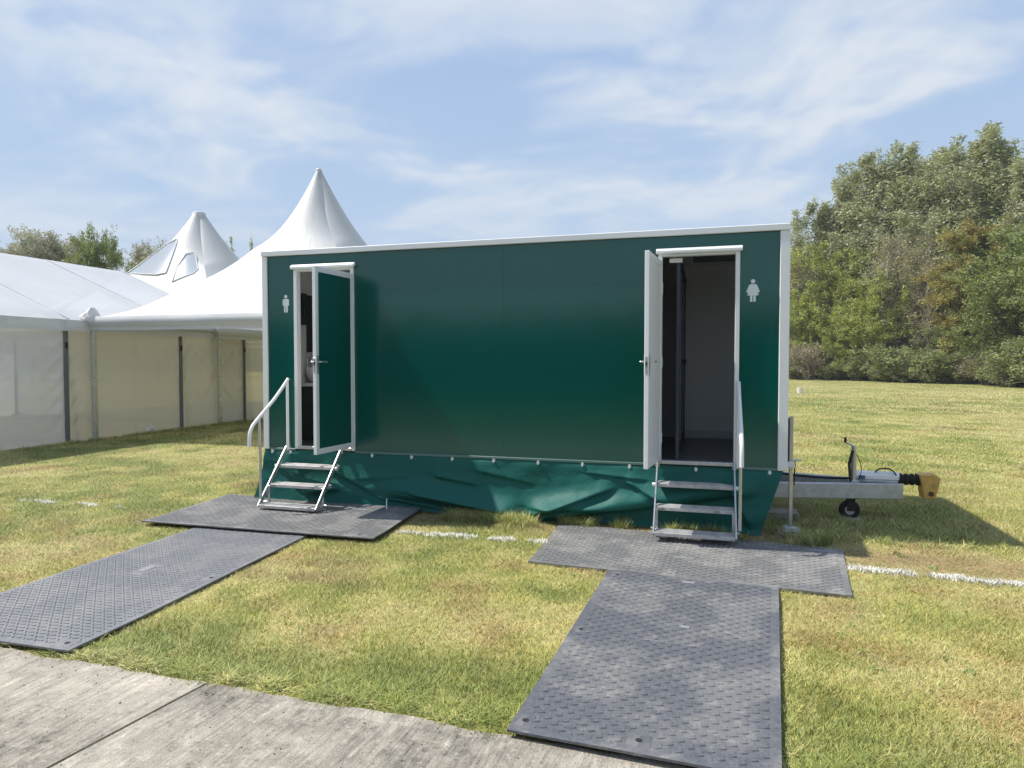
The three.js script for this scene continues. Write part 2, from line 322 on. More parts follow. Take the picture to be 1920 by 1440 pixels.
function limb(points, r0, r1, out, sides = 5) {                             // tapered branch through points
  const pos = [], nor = [], idx = [], t = new THREE.Vector3(), n = new THREE.Vector3(), b = new THREE.Vector3(), up = new THREE.Vector3(0.31, 0.2, 0.93);
  points.forEach((p, i) => {
    t.copy(points[Math.min(i + 1, points.length - 1)]).sub(points[Math.max(i - 1, 0)]).normalize(); n.crossVectors(t, up).normalize(); b.crossVectors(t, n);
    const r = lerp(r0, r1, i / (points.length - 1));
    for (let k = 0; k < sides; k++) { const a = (k / sides) * TAU, x = Math.cos(a), y = Math.sin(a); nor.push(n.x * x + b.x * y, n.y * x + b.y * y, n.z * x + b.z * y); pos.push(p.x + r * nor[nor.length - 3], p.y + r * nor[nor.length - 2], p.z + r * nor[nor.length - 1]); }
  });
  for (let i = 0; i < points.length - 1; i++) for (let k = 0; k < sides; k++) { const a = i * sides + k, c = i * sides + ((k + 1) % sides); idx.push(a, c, c + sides, a, c + sides, a + sides); }
  const g = new THREE.BufferGeometry(); g.setAttribute('position', new THREE.Float32BufferAttribute(pos, 3)); g.setAttribute('normal', new THREE.Float32BufferAttribute(nor, 3)); g.setIndex(idx);
  out.push(g);
}
const TOP = new Map();                                                        // how high each tree's leaves reach
// a tree of unit scale: height h, crown radius r, crown starting at share c0, limbs rising by `rise`
function growTree({ seed, h, r, c0, limbs, rise, leaves, colors, bark, clump, leafScale = 1, twigs = 5, fuzz = 0.22, thin = 0, shoots = 0, lean = 0.03, pointed = 0, stems = 1, bare = 0 }) {
  const R = rng(seed), wood = [], spots = [], V = (x, y, z) => new THREE.Vector3(x, y, z);
  for (let s = 0; s < stems; s++) {
    const a0 = R() * TAU, sp = stems > 1 ? r * 0.35 : 0, trunk = [], hh = h * (s ? 0.75 + 0.2 * R() : 0.94), base = V(Math.cos(a0) * sp * 0.35, 0, Math.sin(a0) * sp * 0.35);
    for (let i = 0; i <= 8; i++) { const t = i / 8; trunk.push(V(base.x + Math.cos(a0) * sp * t + (R() - 0.5) * lean * h * t, hh * t, base.z + Math.sin(a0) * sp * t + (R() - 0.5) * lean * h * t)); }
    trunk[0].y = -0.1;
    limb(trunk, h * 0.017 + 0.05, 0.02, wood, 7);
    const at = (t) => { const k = clamp(t) * 8, i = Math.min(7, Math.floor(k)); return trunk[i].clone().lerp(trunk[i + 1], k - i); };
    for (let k = 0; k < limbs; k++) {
      const t = lerp(c0, 0.99, (k + R() * 0.8) / limbs), u = (t - c0) / (1 - c0), prof = lerp(Math.sqrt(Math.max(0.05, 1 - Math.pow(2 * u - 0.85, 2) * 0.78)), 1.05 - u, pointed);
      const len = r * prof * (0.7 + 0.5 * R()), az = k * 2.39996 + R() * 0.9, el = lerp(0.1, 1.1, rise) + (R() - 0.5) * 0.5 + u * 0.5, p0 = at(t), pts = [p0];
      const d = V(Math.cos(az) * Math.cos(el), Math.sin(el), Math.sin(az) * Math.cos(el));
      for (let i = 1; i <= 4; i++) { d.y += (R() - 0.35) * 0.22; d.x += (R() - 0.5) * 0.3; d.z += (R() - 0.5) * 0.3; d.normalize(); pts.push(pts[i - 1].clone().addScaledVector(d, len / 4)); }
      limb(pts, h * 0.006 * (1 - u * 0.6) + 0.015, 0.012, wood, 4);
      for (let i = 2; i <= 4; i++) spots.push([pts[i], len * 0.16]);
      for (let j = 0; j < twigs; j++) {
        const q = pts[1 + Math.floor(R() * 3.99) % 4].clone(), w = V(d.x + (R() - 0.5) * 1.8, d.y * 0.6 + (R() - 0.3) * 1.2, d.z + (R() - 0.5) * 1.8).normalize(), e = q.clone().addScaledVector(w, len * (0.25 + 0.25 * R())), m = q.clone().lerp(e, 0.5); m.y += 0.05 * len;
        limb([q, m, e], 0.02, 0.008, wood, 3);
        spots.push([e, len * 0.10], [m, len * 0.10], [q.clone().lerp(e, 0.75), len * 0.10], [e.clone().addScaledVector(w, len * 0.1), len * 0.08]);
        if (bare) for (let b = 0; b < bare; b++) { const f = m.clone().lerp(e, R()), g = f.clone().add(V((R() - 0.5), R() * 0.8 - 0.1, (R() - 0.5)).multiplyScalar(len * 0.4)); limb([f, g], 0.013, 0.007, wood, 3); }
      }
    }
  }
  const high = spots.filter(([p]) => p.y > h * 0.5);
  for (let k = 0; k < shoots; k++) {                                        // upright shoots that stand out of the crown
    const p = high[Math.floor(R() * high.length)][0], n = 1.0 + 1.5 * R(), e = V(p.x + (R() - 0.5) * 0.7, p.y + n, p.z + (R() - 0.5) * 0.7);
    limb([p, e], 0.018, 0.007, wood, 3);
    for (let t = 0.35; t <= 1.001; t += 0.13) { const q = p.clone().lerp(e, t); spots.push([q, -0.13 * (1.25 - t)], [q, -0.13 * (1.25 - t)]); }
  }
  const crown = new THREE.InstancedMesh(clump, M.leaf, leaves), o = new THREE.Object3D(), c = new THREE.Color();
  const gauss = () => (R() + R() + R() - 1.5) * 1.15;
  for (let i = 0; i < leaves; i++) {
    const [p, s] = spots[Math.floor(R() * spots.length)], k = s < 0 ? -s : Math.max(fuzz, s);
    if (s > 0 && R() < thin * smooth(0.45, 0.95, p.y / h)) { i--; continue; }
    const wild = R() < 0.12 ? 1.9 : 1; o.position.set(p.x + gauss() * k * wild, Math.max(0.15, p.y + gauss() * k * 0.8), p.z + gauss() * k); o.rotation.set(R() * TAU, R() * TAU, R() * TAU); o.scale.setScalar(leafScale * (0.6 + 0.8 * R())); o.updateMatrix();
    crown.setMatrixAt(i, o.matrix);
    const a = colors[Math.floor(R() * colors.length)], j = 0.75 + 0.5 * R();
    crown.setColorAt(i, c.setRGB(a[0] * j, a[1] * j, a[2] * j));
  }
  crown.name = 'crown'; crown.userData.kind = 'stuff'; crown.castShadow = crown.receiveShadow = true;
  const g = new THREE.Group(), trunk = new THREE.Mesh(mergeGeometries(wood), bark); trunk.name = 'trunk'; trunk.castShadow = trunk.receiveShadow = true;
  g.add(trunk, crown);
  const ys = []; for (let i = 0; i < leaves; i++) ys.push(crown.instanceMatrix.array[i * 16 + 13]);
  ys.sort((a, b) => a - b); TOP.set(g, ys[Math.floor(leaves * 0.992)]);
  return g;
}
const KIND = {
  tall: [0, 1, 2, 3].map((s) => growTree({ seed: 101 + s, h: 20, r: 4.2, c0: 0.12, limbs: 46, rise: 0.8, leaves: 6000, fuzz: 0.36, thin: 0.72, shoots: 60, clump: CLUMP_FINE, leafScale: 1.15, twigs: 9, pointed: 0.3, bark: M.barkPale, colors: [[0.40, 0.43, 0.185], [0.46, 0.475, 0.26], [0.34, 0.38, 0.14], [0.50, 0.50, 0.34]] })),
  green: [0, 1].map((s) => growTree({ seed: 201 + s, h: 10, r: 3.8, c0: 0.05, limbs: 26, rise: 0.45, leaves: 5200, clump: CLUMP, leafScale: 0.8, twigs: 8, stems: 2, bark: M.bark, colors: [[0.390, 0.451, 0.067], [0.464, 0.500, 0.085], [0.305, 0.366, 0.061], [0.403, 0.403, 0.079]], shoots: 16, thin: 0.3 })),
  deep: [0, 1].map((s) => growTree({ seed: 231 + s, h: 10, r: 3.9, c0: 0.05, limbs: 26, rise: 0.45, leaves: 5600, clump: CLUMP, leafScale: 0.85, twigs: 8, stems: 2, bark: M.bark, colors: [[0.224, 0.287, 0.057], [0.270, 0.333, 0.069], [0.178, 0.236, 0.052], [0.287, 0.322, 0.075]], thin: 0.25 })),
  twig: [0, 1].map((s) => growTree({ seed: 301 + s, h: 12, r: 3.2, c0: 0.10, limbs: 30, rise: 0.72, leaves: 1700, clump: CLUMP_FINE, leafScale: 1, twigs: 7, bare: 4, stems: 3, bark: M.barkPale, colors: [[0.433, 0.411, 0.179], [0.494, 0.433, 0.255], [0.359, 0.359, 0.134]] })),
  amber: [growTree({ seed: 401, h: 12, r: 3.2, c0: 0.1, limbs: 28, rise: 0.55, leaves: 5300, clump: CLUMP, leafScale: 0.8, twigs: 8, bark: M.bark, colors: [[0.396, 0.341, 0.066], [0.418, 0.374, 0.072], [0.319, 0.319, 0.061], [0.363, 0.253, 0.066]], thin: 0.3 })],
  pale: [0, 1].map((s) => growTree({ seed: 501 + s, h: 14, r: 4.0, c0: 0.15, limbs: 28, rise: 0.6, leaves: 3600, clump: CLUMP_FINE, leafScale: 1.1, twigs: 7, bare: 1, bark: M.barkPale, colors: [[0.469, 0.497, 0.331], [0.552, 0.552, 0.414], [0.386, 0.400, 0.248], [0.442, 0.372, 0.262]] })),
  bush: [0, 1].map((s) => growTree({ seed: 601 + s, h: 2, r: 1.5, c0: 0.05, limbs: 16, rise: 0.4, leaves: 900, clump: CLUMP, leafScale: 0.7, twigs: 5, stems: 3, bark: M.bark, colors: [[0.221, 0.289, 0.068], [0.276, 0.331, 0.083], [0.304, 0.304, 0.124]] })),
  brownBush: [growTree({ seed: 651, h: 2, r: 1.5, c0: 0.05, limbs: 16, rise: 0.5, leaves: 480, clump: CLUMP_FINE, leafScale: 0.9, twigs: 5, bare: 3, stems: 4, bark: M.barkPale, colors: [[0.372, 0.304, 0.193], [0.318, 0.276, 0.152]] })],
};
const planted = { n: 0 };
function plant(kind, x, h, z, name, label, category, group, wide = 1) {
  const i = planted.n++, src = KIND[kind][i % KIND[kind].length], g = src.clone(), s = h / TOP.get(src);
  g.name = numbered(name); g.position.set(x, 0, z); g.rotation.y = i * 2.1; g.scale.set(s * wide, s, s * wide); scene.add(g);
  return tag(g, label, category, group);
}
const order = ['first', 'second', 'third', 'fourth', 'fifth', 'sixth', 'seventh', 'eighth', 'ninth', 'tenth', 'eleventh', 'twelfth', 'thirteenth', 'fourteenth', 'fifteenth', 'sixteenth', 'seventeenth'];
[[13.43, 12.4, -73.33], [14.94, 14.4, -71.1], [17.03, 18.2, -70.68], [19.3, 21.2, -70.05], [21.06, 21.71, -67.15], [23.28, 21.94, -66.27], [24.58, 20.22, -63.33], [26.49, 20.64, -62.36], [27.2, 21.09, -59.55], [28.82, 20.01, -58.6], [29.45, 17.59, -55.27], [30.42, 17.13, -52.59], [31.26, 15.0, -49.38]]
  .forEach(([x, h, z], i) => plant('tall', x, h, z, 'poplar_tree', `tall grey green tree at back of wood, ${order[i]} from the trailer`, 'tree', 'tall trees at the back of the wood', 1.2 + 0.45 * ((i * 0.37) % 1)));
[['green', 14.25, 6.76, -65.85, 'small bright green tree in wood next to trailer corner'], ['green', 16.99, 13.35, -64.62, 'large yellow green tree in front of the tall grey ones'], ['green', 18.82, 8.33, -61.64, 'middling bright green tree left of the bare twiggy trees'], ['green', 20.56, 10.15, -61.06, 'olive green tree touching the bare twiggy trees'], ['green', 17.44, 5.65, -61.78, 'low bright green tree at foot of the large yellow green one'],
  ['amber', 25.2, 12.2, -53.6, 'amber and olive leaved tree in the wood on the right'], ['deep', 27.6, 11.4, -51.2, 'big deep green tree at right edge of the photo'], ['deep', 25.77, 6.47, -51.41, 'rounded deep green tree below the amber leaved one'], ['deep', 24.54, 5.05, -54.02, 'low deep green tree beneath the bare twiggy trees'], ['deep', 27.71, 9.44, -48.08, 'deep green tree just outside the right edge of the photo'], ['deep', 28.37, 10.25, -44.82, 'deep green tree farthest right along the wood edge']]
  .forEach(([k, x, h, z, l]) => plant(k, x, h, z, k === 'amber' ? 'amber_tree' : 'broadleaf_tree', l, 'tree', 'leafy trees along the wood edge', 1.1));
[[21.99, 12.88, -59.26, 'taller bare twiggy grey brown tree in middle of wood'], [23.35, 11.13, -57.43, 'bare twiggy tree left of the amber leaved one'], [15.5, 13.24, -68.34, 'bare brownish tree seen just right of trailer corner']]
  .forEach(([x, h, z, l]) => plant('twig', x, h, z, 'bare_tree', l, 'tree', 'bare trees in the wood', 1.05));
[[13.33, 1.9, -63.82], [14.43, 1.7, -62.91], [15.53, 2.6, -61.89, 1], [16.46, 1.8, -61.03], [17.6, 2.1, -59.87], [18.84, 2.3, -58.51], [20.0, 1.9, -57.12], [20.91, 2.4, -55.9], [21.91, 2.0, -54.46], [22.8, 2.5, -52.99], [23.5, 2.1, -51.71], [24.23, 2.5, -50.2, 1], [24.88, 2.2, -48.66], [25.43, 2.5, -47.09, 1], [25.9, 2.3, -45.5], [26.36, 2.5, -43.41]]
  .forEach(([x, h, z, brown], i) => plant(brown ? 'brownBush' : 'bush', x + 0.9 * Math.sin(i * 5.3), h * (0.6 + 0.75 * ((i * 0.382 + 0.2) % 1)), z, 'hedge_bush', `low ${brown ? 'brown twiggy' : 'dull green'} bush at wood edge, ${order[i]} from the trailer`, 'bush', 'bushes along the wood edge', 1.1 + 0.5 * ((i * 0.618) % 1)));
[['deep', -46.83, 13.2, -40.56, 'dark green tree rising behind the marquee roof', 0.55], ['pale', -56.87, 14.26, -42.86, 'pale blossoming tree behind marquee roof, left of dark green tree'], ['pale', -55.97, 13.9, -44.16, 'pale thin tree touching left side of the dark green tree'], ['pale', -60.02, 13.0, -41.95, 'low pale tree at left edge of photo above marquee'], ['green', -45.2, 10.6, -42.7, 'low olive tree right of the dark green one', 0.6], ['twig', -54.4, 14.8, -53.98, 'bare tree top beside the rear peaked tent'], ['green', -45.41, 14.65, -56.58, 'green tree top between the two peaked tents', 0.6], ['green', -50.6, 11.0, -42.2, 'yellow green tree left of the dark green one', 0.5], ['pale', -64.64, 13.72, -41.65, 'pale tree just outside left edge of photo']]
  .forEach(([k, x, h, z, l, w]) => plant(k, x, h, z, k === 'twig' ? 'bare_tree' : 'broadleaf_tree', l, 'tree', 'trees behind the marquee', w ?? 1));
{ // the dim inside of the wood and the far tree line all round the field, each one mass
  const r = rng(71), clump = leafClump(31, 10, 0.5, 0.75), o = new THREE.Object3D(), c = new THREE.Color();
  const mass = (name, label, n, at, col) => {
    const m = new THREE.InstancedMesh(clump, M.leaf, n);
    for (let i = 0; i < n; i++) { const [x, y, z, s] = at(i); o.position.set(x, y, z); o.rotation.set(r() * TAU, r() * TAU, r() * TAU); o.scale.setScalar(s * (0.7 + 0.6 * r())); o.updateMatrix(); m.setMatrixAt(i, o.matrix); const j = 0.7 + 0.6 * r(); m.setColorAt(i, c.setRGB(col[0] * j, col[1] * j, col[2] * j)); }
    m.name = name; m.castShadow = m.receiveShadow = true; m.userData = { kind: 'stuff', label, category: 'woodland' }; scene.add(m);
  };
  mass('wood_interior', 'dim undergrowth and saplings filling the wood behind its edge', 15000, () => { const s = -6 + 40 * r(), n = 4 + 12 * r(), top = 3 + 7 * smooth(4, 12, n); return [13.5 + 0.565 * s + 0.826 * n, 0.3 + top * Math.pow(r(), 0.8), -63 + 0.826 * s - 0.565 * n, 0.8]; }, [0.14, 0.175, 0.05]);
  mass('field_hedge', 'clipped dense hedge across the path from the trailer', 26000, () => { const x = -34 + 78 * r(), top = 3.0 + 0.7 * (fbm(x * 0.5, 4.4, 4) - 0.5); return [x, 0.1 + top * r(), 17 + 1.6 * r(), 0.55]; }, [0.055, 0.085, 0.022]);
  mass('far_tree_line', 'distant tree line round the edge of the field', 42000, () => {
    let a = r() * TAU, d = 118 + 10 * r();
    const top = 6.6 + 3.2 * (fbm(a * 9, 1.7, 4) - 0.35) * 1.6;
    return [4 + Math.cos(a) * d, 0.3 + top * r(), Math.sin(a) * d, 1.25];
  }, [0.08, 0.115, 0.03]);
}

// ------------------------------------------------------------------ tents
{
  // long frame marquee: eave line at x = -7.6, ridge at x = -12
  const T = thing('marquee', 'long white frame marquee with low ridge roof and zipped side walls', 'marquee', [-12, 0, 0]);
  const zs = [-9.4, -6.98, -3.83, -0.68, 2.47, 5.62, 8.77], EX = 4.42, EY = 2.60, RY = 4.46;
  const wallShape = (z0, z1, side, style, seed) => {
    const len = z1 - z0, nu = 64, nv = 40, h = 2.42;
    return surface(nu, nv, (u, v) => {
      const y = v * h, s = u * len, e0 = s, e1 = len - s;
      let d = 0.035 * Math.sin(Math.PI * u) * Math.sin(Math.PI * Math.min(1, v * 1.1)) * (0.5 + fbm(seed, u * 2, 2));
      d += 0.05 * smooth(0, 0.09, e0) * Math.exp(-e0 / 0.26) * Math.sin((y + e0 * 0.9) * 17 + 2 * fbm(y * 3, seed, 2)) * smooth(0.0, 0.3, v) * smooth(1, 0.75, v);
      d += 0.06 * smooth(0, 0.09, e1) * Math.exp(-e1 / 0.32) * Math.sin((y - e1 * 0.9) * 15 + 3 * fbm(y * 3, seed + 4, 2)) * smooth(0.0, 0.25, v) * smooth(1, 0.7, v);
      d += 0.012 * (fbm(s * 2.2 + seed, y * 1.4, 4) - 0.5) + 0.02 * (fbm(s * 5 + seed, 1, 3) - 0.5) * smooth(0.25, 0, v);
      if (style === 'braced') { const a = (u - 0.5) * 2, b = (v - 0.52) * 2; for (const k of [-1, 1]) d -= 0.05 * Math.exp(-Math.pow((a - k * b) / 0.06, 2)) * smooth(1.0, 0.2, Math.abs(a)); d -= 0.05 * Math.exp(-(a * a + b * b) / 0.02); }
      if (style === 'seamed' || style === 'braced') d += 0.012 * Math.exp(-Math.pow((u - 0.5) * len / 0.02, 2));
      const hem = 0.02 * smooth(0.04, 0, v);
      return [side * (EX - 0.06 + d + hem), y + 0.012, lerp(z0, z1, u)];
    }, len / 2, h / 2);
  };
  for (let k = 0; k < zs.length - 1; k++) {
    const z0 = zs[k], z1 = zs[k + 1], len = z1 - z0;
    for (const side of [1, -1]) {
      part('roof_panel', surface(30, 30, (u, v) => {
        const w = Math.sin(Math.PI * u), x = lerp(EX + 0.06, 0, v), y = lerp(EY, RY, v) - 0.045 * w * w * Math.sin(Math.PI * v) + 0.01 * (fbm(x * 1.4, (z0 + u * len) * 1.1, 3) - 0.5) - 0.05 * Math.exp(-Math.pow(v / 0.05, 2)) * 0.5;
        return [side * x, y, lerp(z0, z1, u)];
      }, len / 2, 2.4), M.pvcRoof, T);
      part('valance', surface(40, 6, (u, v) => [side * (EX + 0.062 + 0.012 * Math.sin(u * 9 + k) * v + 0.015 * v), EY - 0.028 - 0.23 * v, lerp(z0 + 0.003, z1 - 0.003, u)], len / 2, 0.15), M.pvcValance, T);
      const front = side === 1, cream = front && z1 < -3.5;
      part('wall_panel', wallShape(z0 + 0.05, z1 - 0.05, side, k === 0 ? 'braced' : k === 1 ? 'seamed' : 'plain', k * 3.1 + (front ? 0 : 20)), cream ? M.pvcCream : M.pvcWall, T);
    }
  }
  for (const z of zs) {
    for (const side of [1, -1]) {
      const p = part('pole', box(0.075, 2.52, 0.1, 0.006), M.aluGapShade, T, [side * (EX - 0.07), 1.27, z]);
      part('base_plate', box(0.24, 0.03, 0.26, 0.004), M.black, p, [0, -1.25, 0.02 * side]);
      part('ratchet', box(0.03, 0.12, 0.05, 0.004), M.black, p, [0.05 * side, 0.78, 0.0]);
      part('keder_strip', bar([side * (EX + 0.05), EY + 0.006, z], [side * 0.02, RY + 0.004, z], 0.035, 0.012, 0.003), M.pvcValance, T);
      part('rafter', bar([side * (EX - 0.05), EY - 0.07, z], [0, RY - 0.07, z], 0.09, 0.11), M.alu, T);
    }
  }
  part('ridge_beam', bxa(-0.05, 0.05, RY - 0.17, RY - 0.08, -9.4, 8.77, 0.004), M.alu, T);
  for (const z of [zs[0], zs[zs.length - 1]]) part('gable', surface(24, 16, (u, v) => { const x = lerp(-EX, EX, u), top = RY - 0.02 - (RY - EY) * Math.abs(x) / EX; return [x, 0.012 + v * (top - 0.012), z + 0.02 * Math.sin(u * 30) * (1 - v)]; }, 4, 2), M.pvcWall, T);
  // scuffed patch of folded hem at the foot of the front wall
  const hem = part('hem_fold', surface(14, 10, (u, v) => [EX + 0.02 + 0.05 * Math.sin(Math.PI * v) + 0.03 * (fbm(u * 5, v * 5, 3) - 0.5), 0.02 + 0.2 * v * (1 - 0.8 * Math.abs(u - 0.4)), -6.02 + 0.26 * u + 0.06 * (fbm(u * 4 + 7, v * 4, 3) - 0.5)], 0.3, 0.2), M.pvcWall, T);
  hem.userData.label = 'crumpled white fold at the wall foot';
}
const peakHeight = (x, z, a, he, hp, p) => { const dx = Math.abs(x) / a, dz = Math.abs(z) / a, m = Math.max(dx, dz), r = Math.min(1, Math.hypot(dx, dz)), k = clamp(m * 1.6), t = r * (1 - k) + m * k; return he + (hp - he) * Math.pow(Math.max(0, 1 - t), p); };
const inside = (x, z, poly) => { let c = false; for (let i = 0, j = poly.length - 1; i < poly.length; j = i++) { const [xi, zi] = poly[i], [xj, zj] = poly[j]; if (zi > z !== zj > z && x < ((xj - xi) * (z - zi)) / (zj - zi) + xi) c = !c; } return c; };
function pagoda(T, { a, he, hp, p, ring, panes = [], drop = 0.3, legs = true }) {
  const H = (x, z) => peakHeight(x, z, a, he, hp, p);
  for (let f = 0; f < 4; f++) {
    const rot = (x, z) => (f === 0 ? [x, z] : f === 1 ? [z, -x] : f === 2 ? [-x, -z] : [-z, x]), holes = f === 0 ? panes : [], nu = holes.length ? 130 : 48, nv = holes.length ? 110 : 56;
    const g = surface(nu, nv, (u, v) => {
      const t = lerp(ring / a, 1, v), lx = (2 * u - 1) * t * a, lz = t * a, [x, z] = rot(lx, lz);
      const k = Math.pow(clamp(1 - t * 3.2), 0.7), r = t * a, n = Math.hypot(lx, lz), q = lerp(1, r / n, k), sag = 0.05 * Math.sin(Math.PI * u) * Math.sin(Math.PI * v);
      return [x * q, H(x, z) - sag, z * q];
    }, a, a / 2);
    if (holes.length) {
      const P = g.attributes.position, idx = [], I = g.index.array;
      for (let i = 0; i < I.length; i += 3) { const x = (P.getX(I[i]) + P.getX(I[i + 1]) + P.getX(I[i + 2])) / 3, z = (P.getZ(I[i]) + P.getZ(I[i + 1]) + P.getZ(I[i + 2])) / 3; if (!holes.some((h) => inside(x, z, h))) idx.push(I[i], I[i + 1], I[i + 2]); }
      g.setIndex(idx);
    }
    part('roof_panel', g, M.pvcRoof, T);
    part('valance', surface(48, 10, (u, v) => { const lx = (2 * u - 1) * a, w = 0.02 + 0.045 * Math.sin(Math.PI * Math.min(1, v * 1.25)) + 0.01 * Math.sin(u * 21) * v, [x, z] = rot(lx * (1 + w / a), a + w); return [x, he + 0.01 - drop * v - 0.02 * v * Math.sin(Math.PI * u), z]; }, a, 0.2), M.pvcValance, T);
    if (legs) {
      const [x, z] = rot(a - 0.06, a - 0.06), l = part('leg', box(0.095, he + 0.02, 0.095, 0.008), M.alu, T, [x, (he + 0.02) / 2, z]);
      part('foot_plate', box(0.2, 0.02, 0.2, 0.003), M.galv, l, [0, -(he + 0.02) / 2 + 0.012, 0]);
      const [bx, bz] = rot(0, a - 0.06); part('eave_beam', box(f % 2 ? 0.06 : 2 * a - 0.24, 0.1, f % 2 ? 2 * a - 0.24 : 0.06, 0.004), M.alu, T, [bx, he - 0.1, bz]);
    }
  }
  panes.forEach((poly, n) => {
    const cx = poly.reduce((s, q) => s + q[0], 0) / poly.length, cz = poly.reduce((s, q) => s + q[1], 0) / poly.length, ring_ = [];
    for (let i = 0; i < poly.length; i++) for (let k = 0; k < 6; k++) { const A = poly[i], B = poly[(i + 1) % poly.length], t = k / 6; ring_.push([cx + (lerp(A[0], B[0], t) - cx) * 1.04, cz + (lerp(A[1], B[1], t) - cz) * 1.04]); }
    const sagless = (x, z) => H(x, z) - 0.03;
    const g = surface(ring_.length, 6, (u, v) => { const q = ring_[Math.round(u * ring_.length) % ring_.length], x = lerp(cx, q[0], v), z = lerp(cz, q[1], v); return [x, sagless(x, z), z]; });
    const w = part('window', g, M.window, T);
    part('hem', tube([...ring_, ring_[0], ring_[1]].map(([x, z]) => [x, sagless(x, z) + 0.022, z]), 0.022, ring_.length * 2, 6), M.pvcRoof, w);
  });
  part('peak_cap', new THREE.LatheGeometry([[0.001, 0.06], [ring * 0.8, 0.05], [ring * 1.08, 0.02], [ring * 1.15, -0.1], [ring * 1.3, -0.2]].map(([x, y]) => new THREE.Vector2(x, y)), 24), M.pvcRoof, T, [0, H(ring, 0), 0]);
}
pagoda(thing('peaked_tent', 'larger white peaked tent directly behind the trailer', 'tent', [-4.1, 0, -7.75], 'peaked tents'), { a: 3.45, he: 2.66, hp: 6.55, p: 1.7, ring: 0.07, drop: 0.29 });
pagoda(thing('peaked_tent', 'rear white peaked tent with clear windows in its roof', 'tent', [-12, 0, -12.7], 'peaked tents'), { a: 4.6, he: 2.62, hp: 7.2, p: 1.5, ring: 0.2,
  panes: [[[-1.5, 1.72], [-0.95, 1.16], [-0.12, 0.95], [-0.02, 1.05], [0.36, 1.95], [0.05, 2.02], [-0.5, 1.96]], [[0.90, 2.22], [0.66, 1.72], [0.62, 1.34], [0.82, 1.22], [0.98, 1.3], [1.38, 1.68], [1.36, 1.86]]] });
{ // rear tent: its side walls towards the trailer
  const t = scene.getObjectByName('peaked_tent_001');
  for (let k = 0; k < 3; k++) part('wall_panel', surface(30, 20, (u, v) => [4.48 + 0.03 * Math.sin(Math.PI * u) * Math.sin(Math.PI * v) + 0.02 * (fbm(u * 6 + k, v * 4, 3) - 0.5), 0.012 + v * 2.5, 3.37 - 2.6 * (k + u)], 1.3, 1.2), M.pvcCream, t);
}
{ // rain flap where the two roofs meet
  const g = surface(18, 12, (u, v) => { const a = u * Math.PI; return [-7.5 + 0.26 * (u - 0.5) + 0.05 * (fbm(u * 5, v * 5, 3) - 0.5), 2.66 + 0.20 * Math.sin(Math.PI * v) * (0.6 + 0.8 * fbm(u * 6, v * 6 + 3, 3)) * Math.sin(a), -4.34 + 0.42 * (v - 0.5) + 0.08 * (fbm(u * 4 + 9, v * 4, 3) - 0.5)]; }, 0.3, 0.3);
  single('gutter_flap', g, M.pvcRoof, 'crumpled white rain flap joining marquee eave and peaked tent', 'tent flap');
}

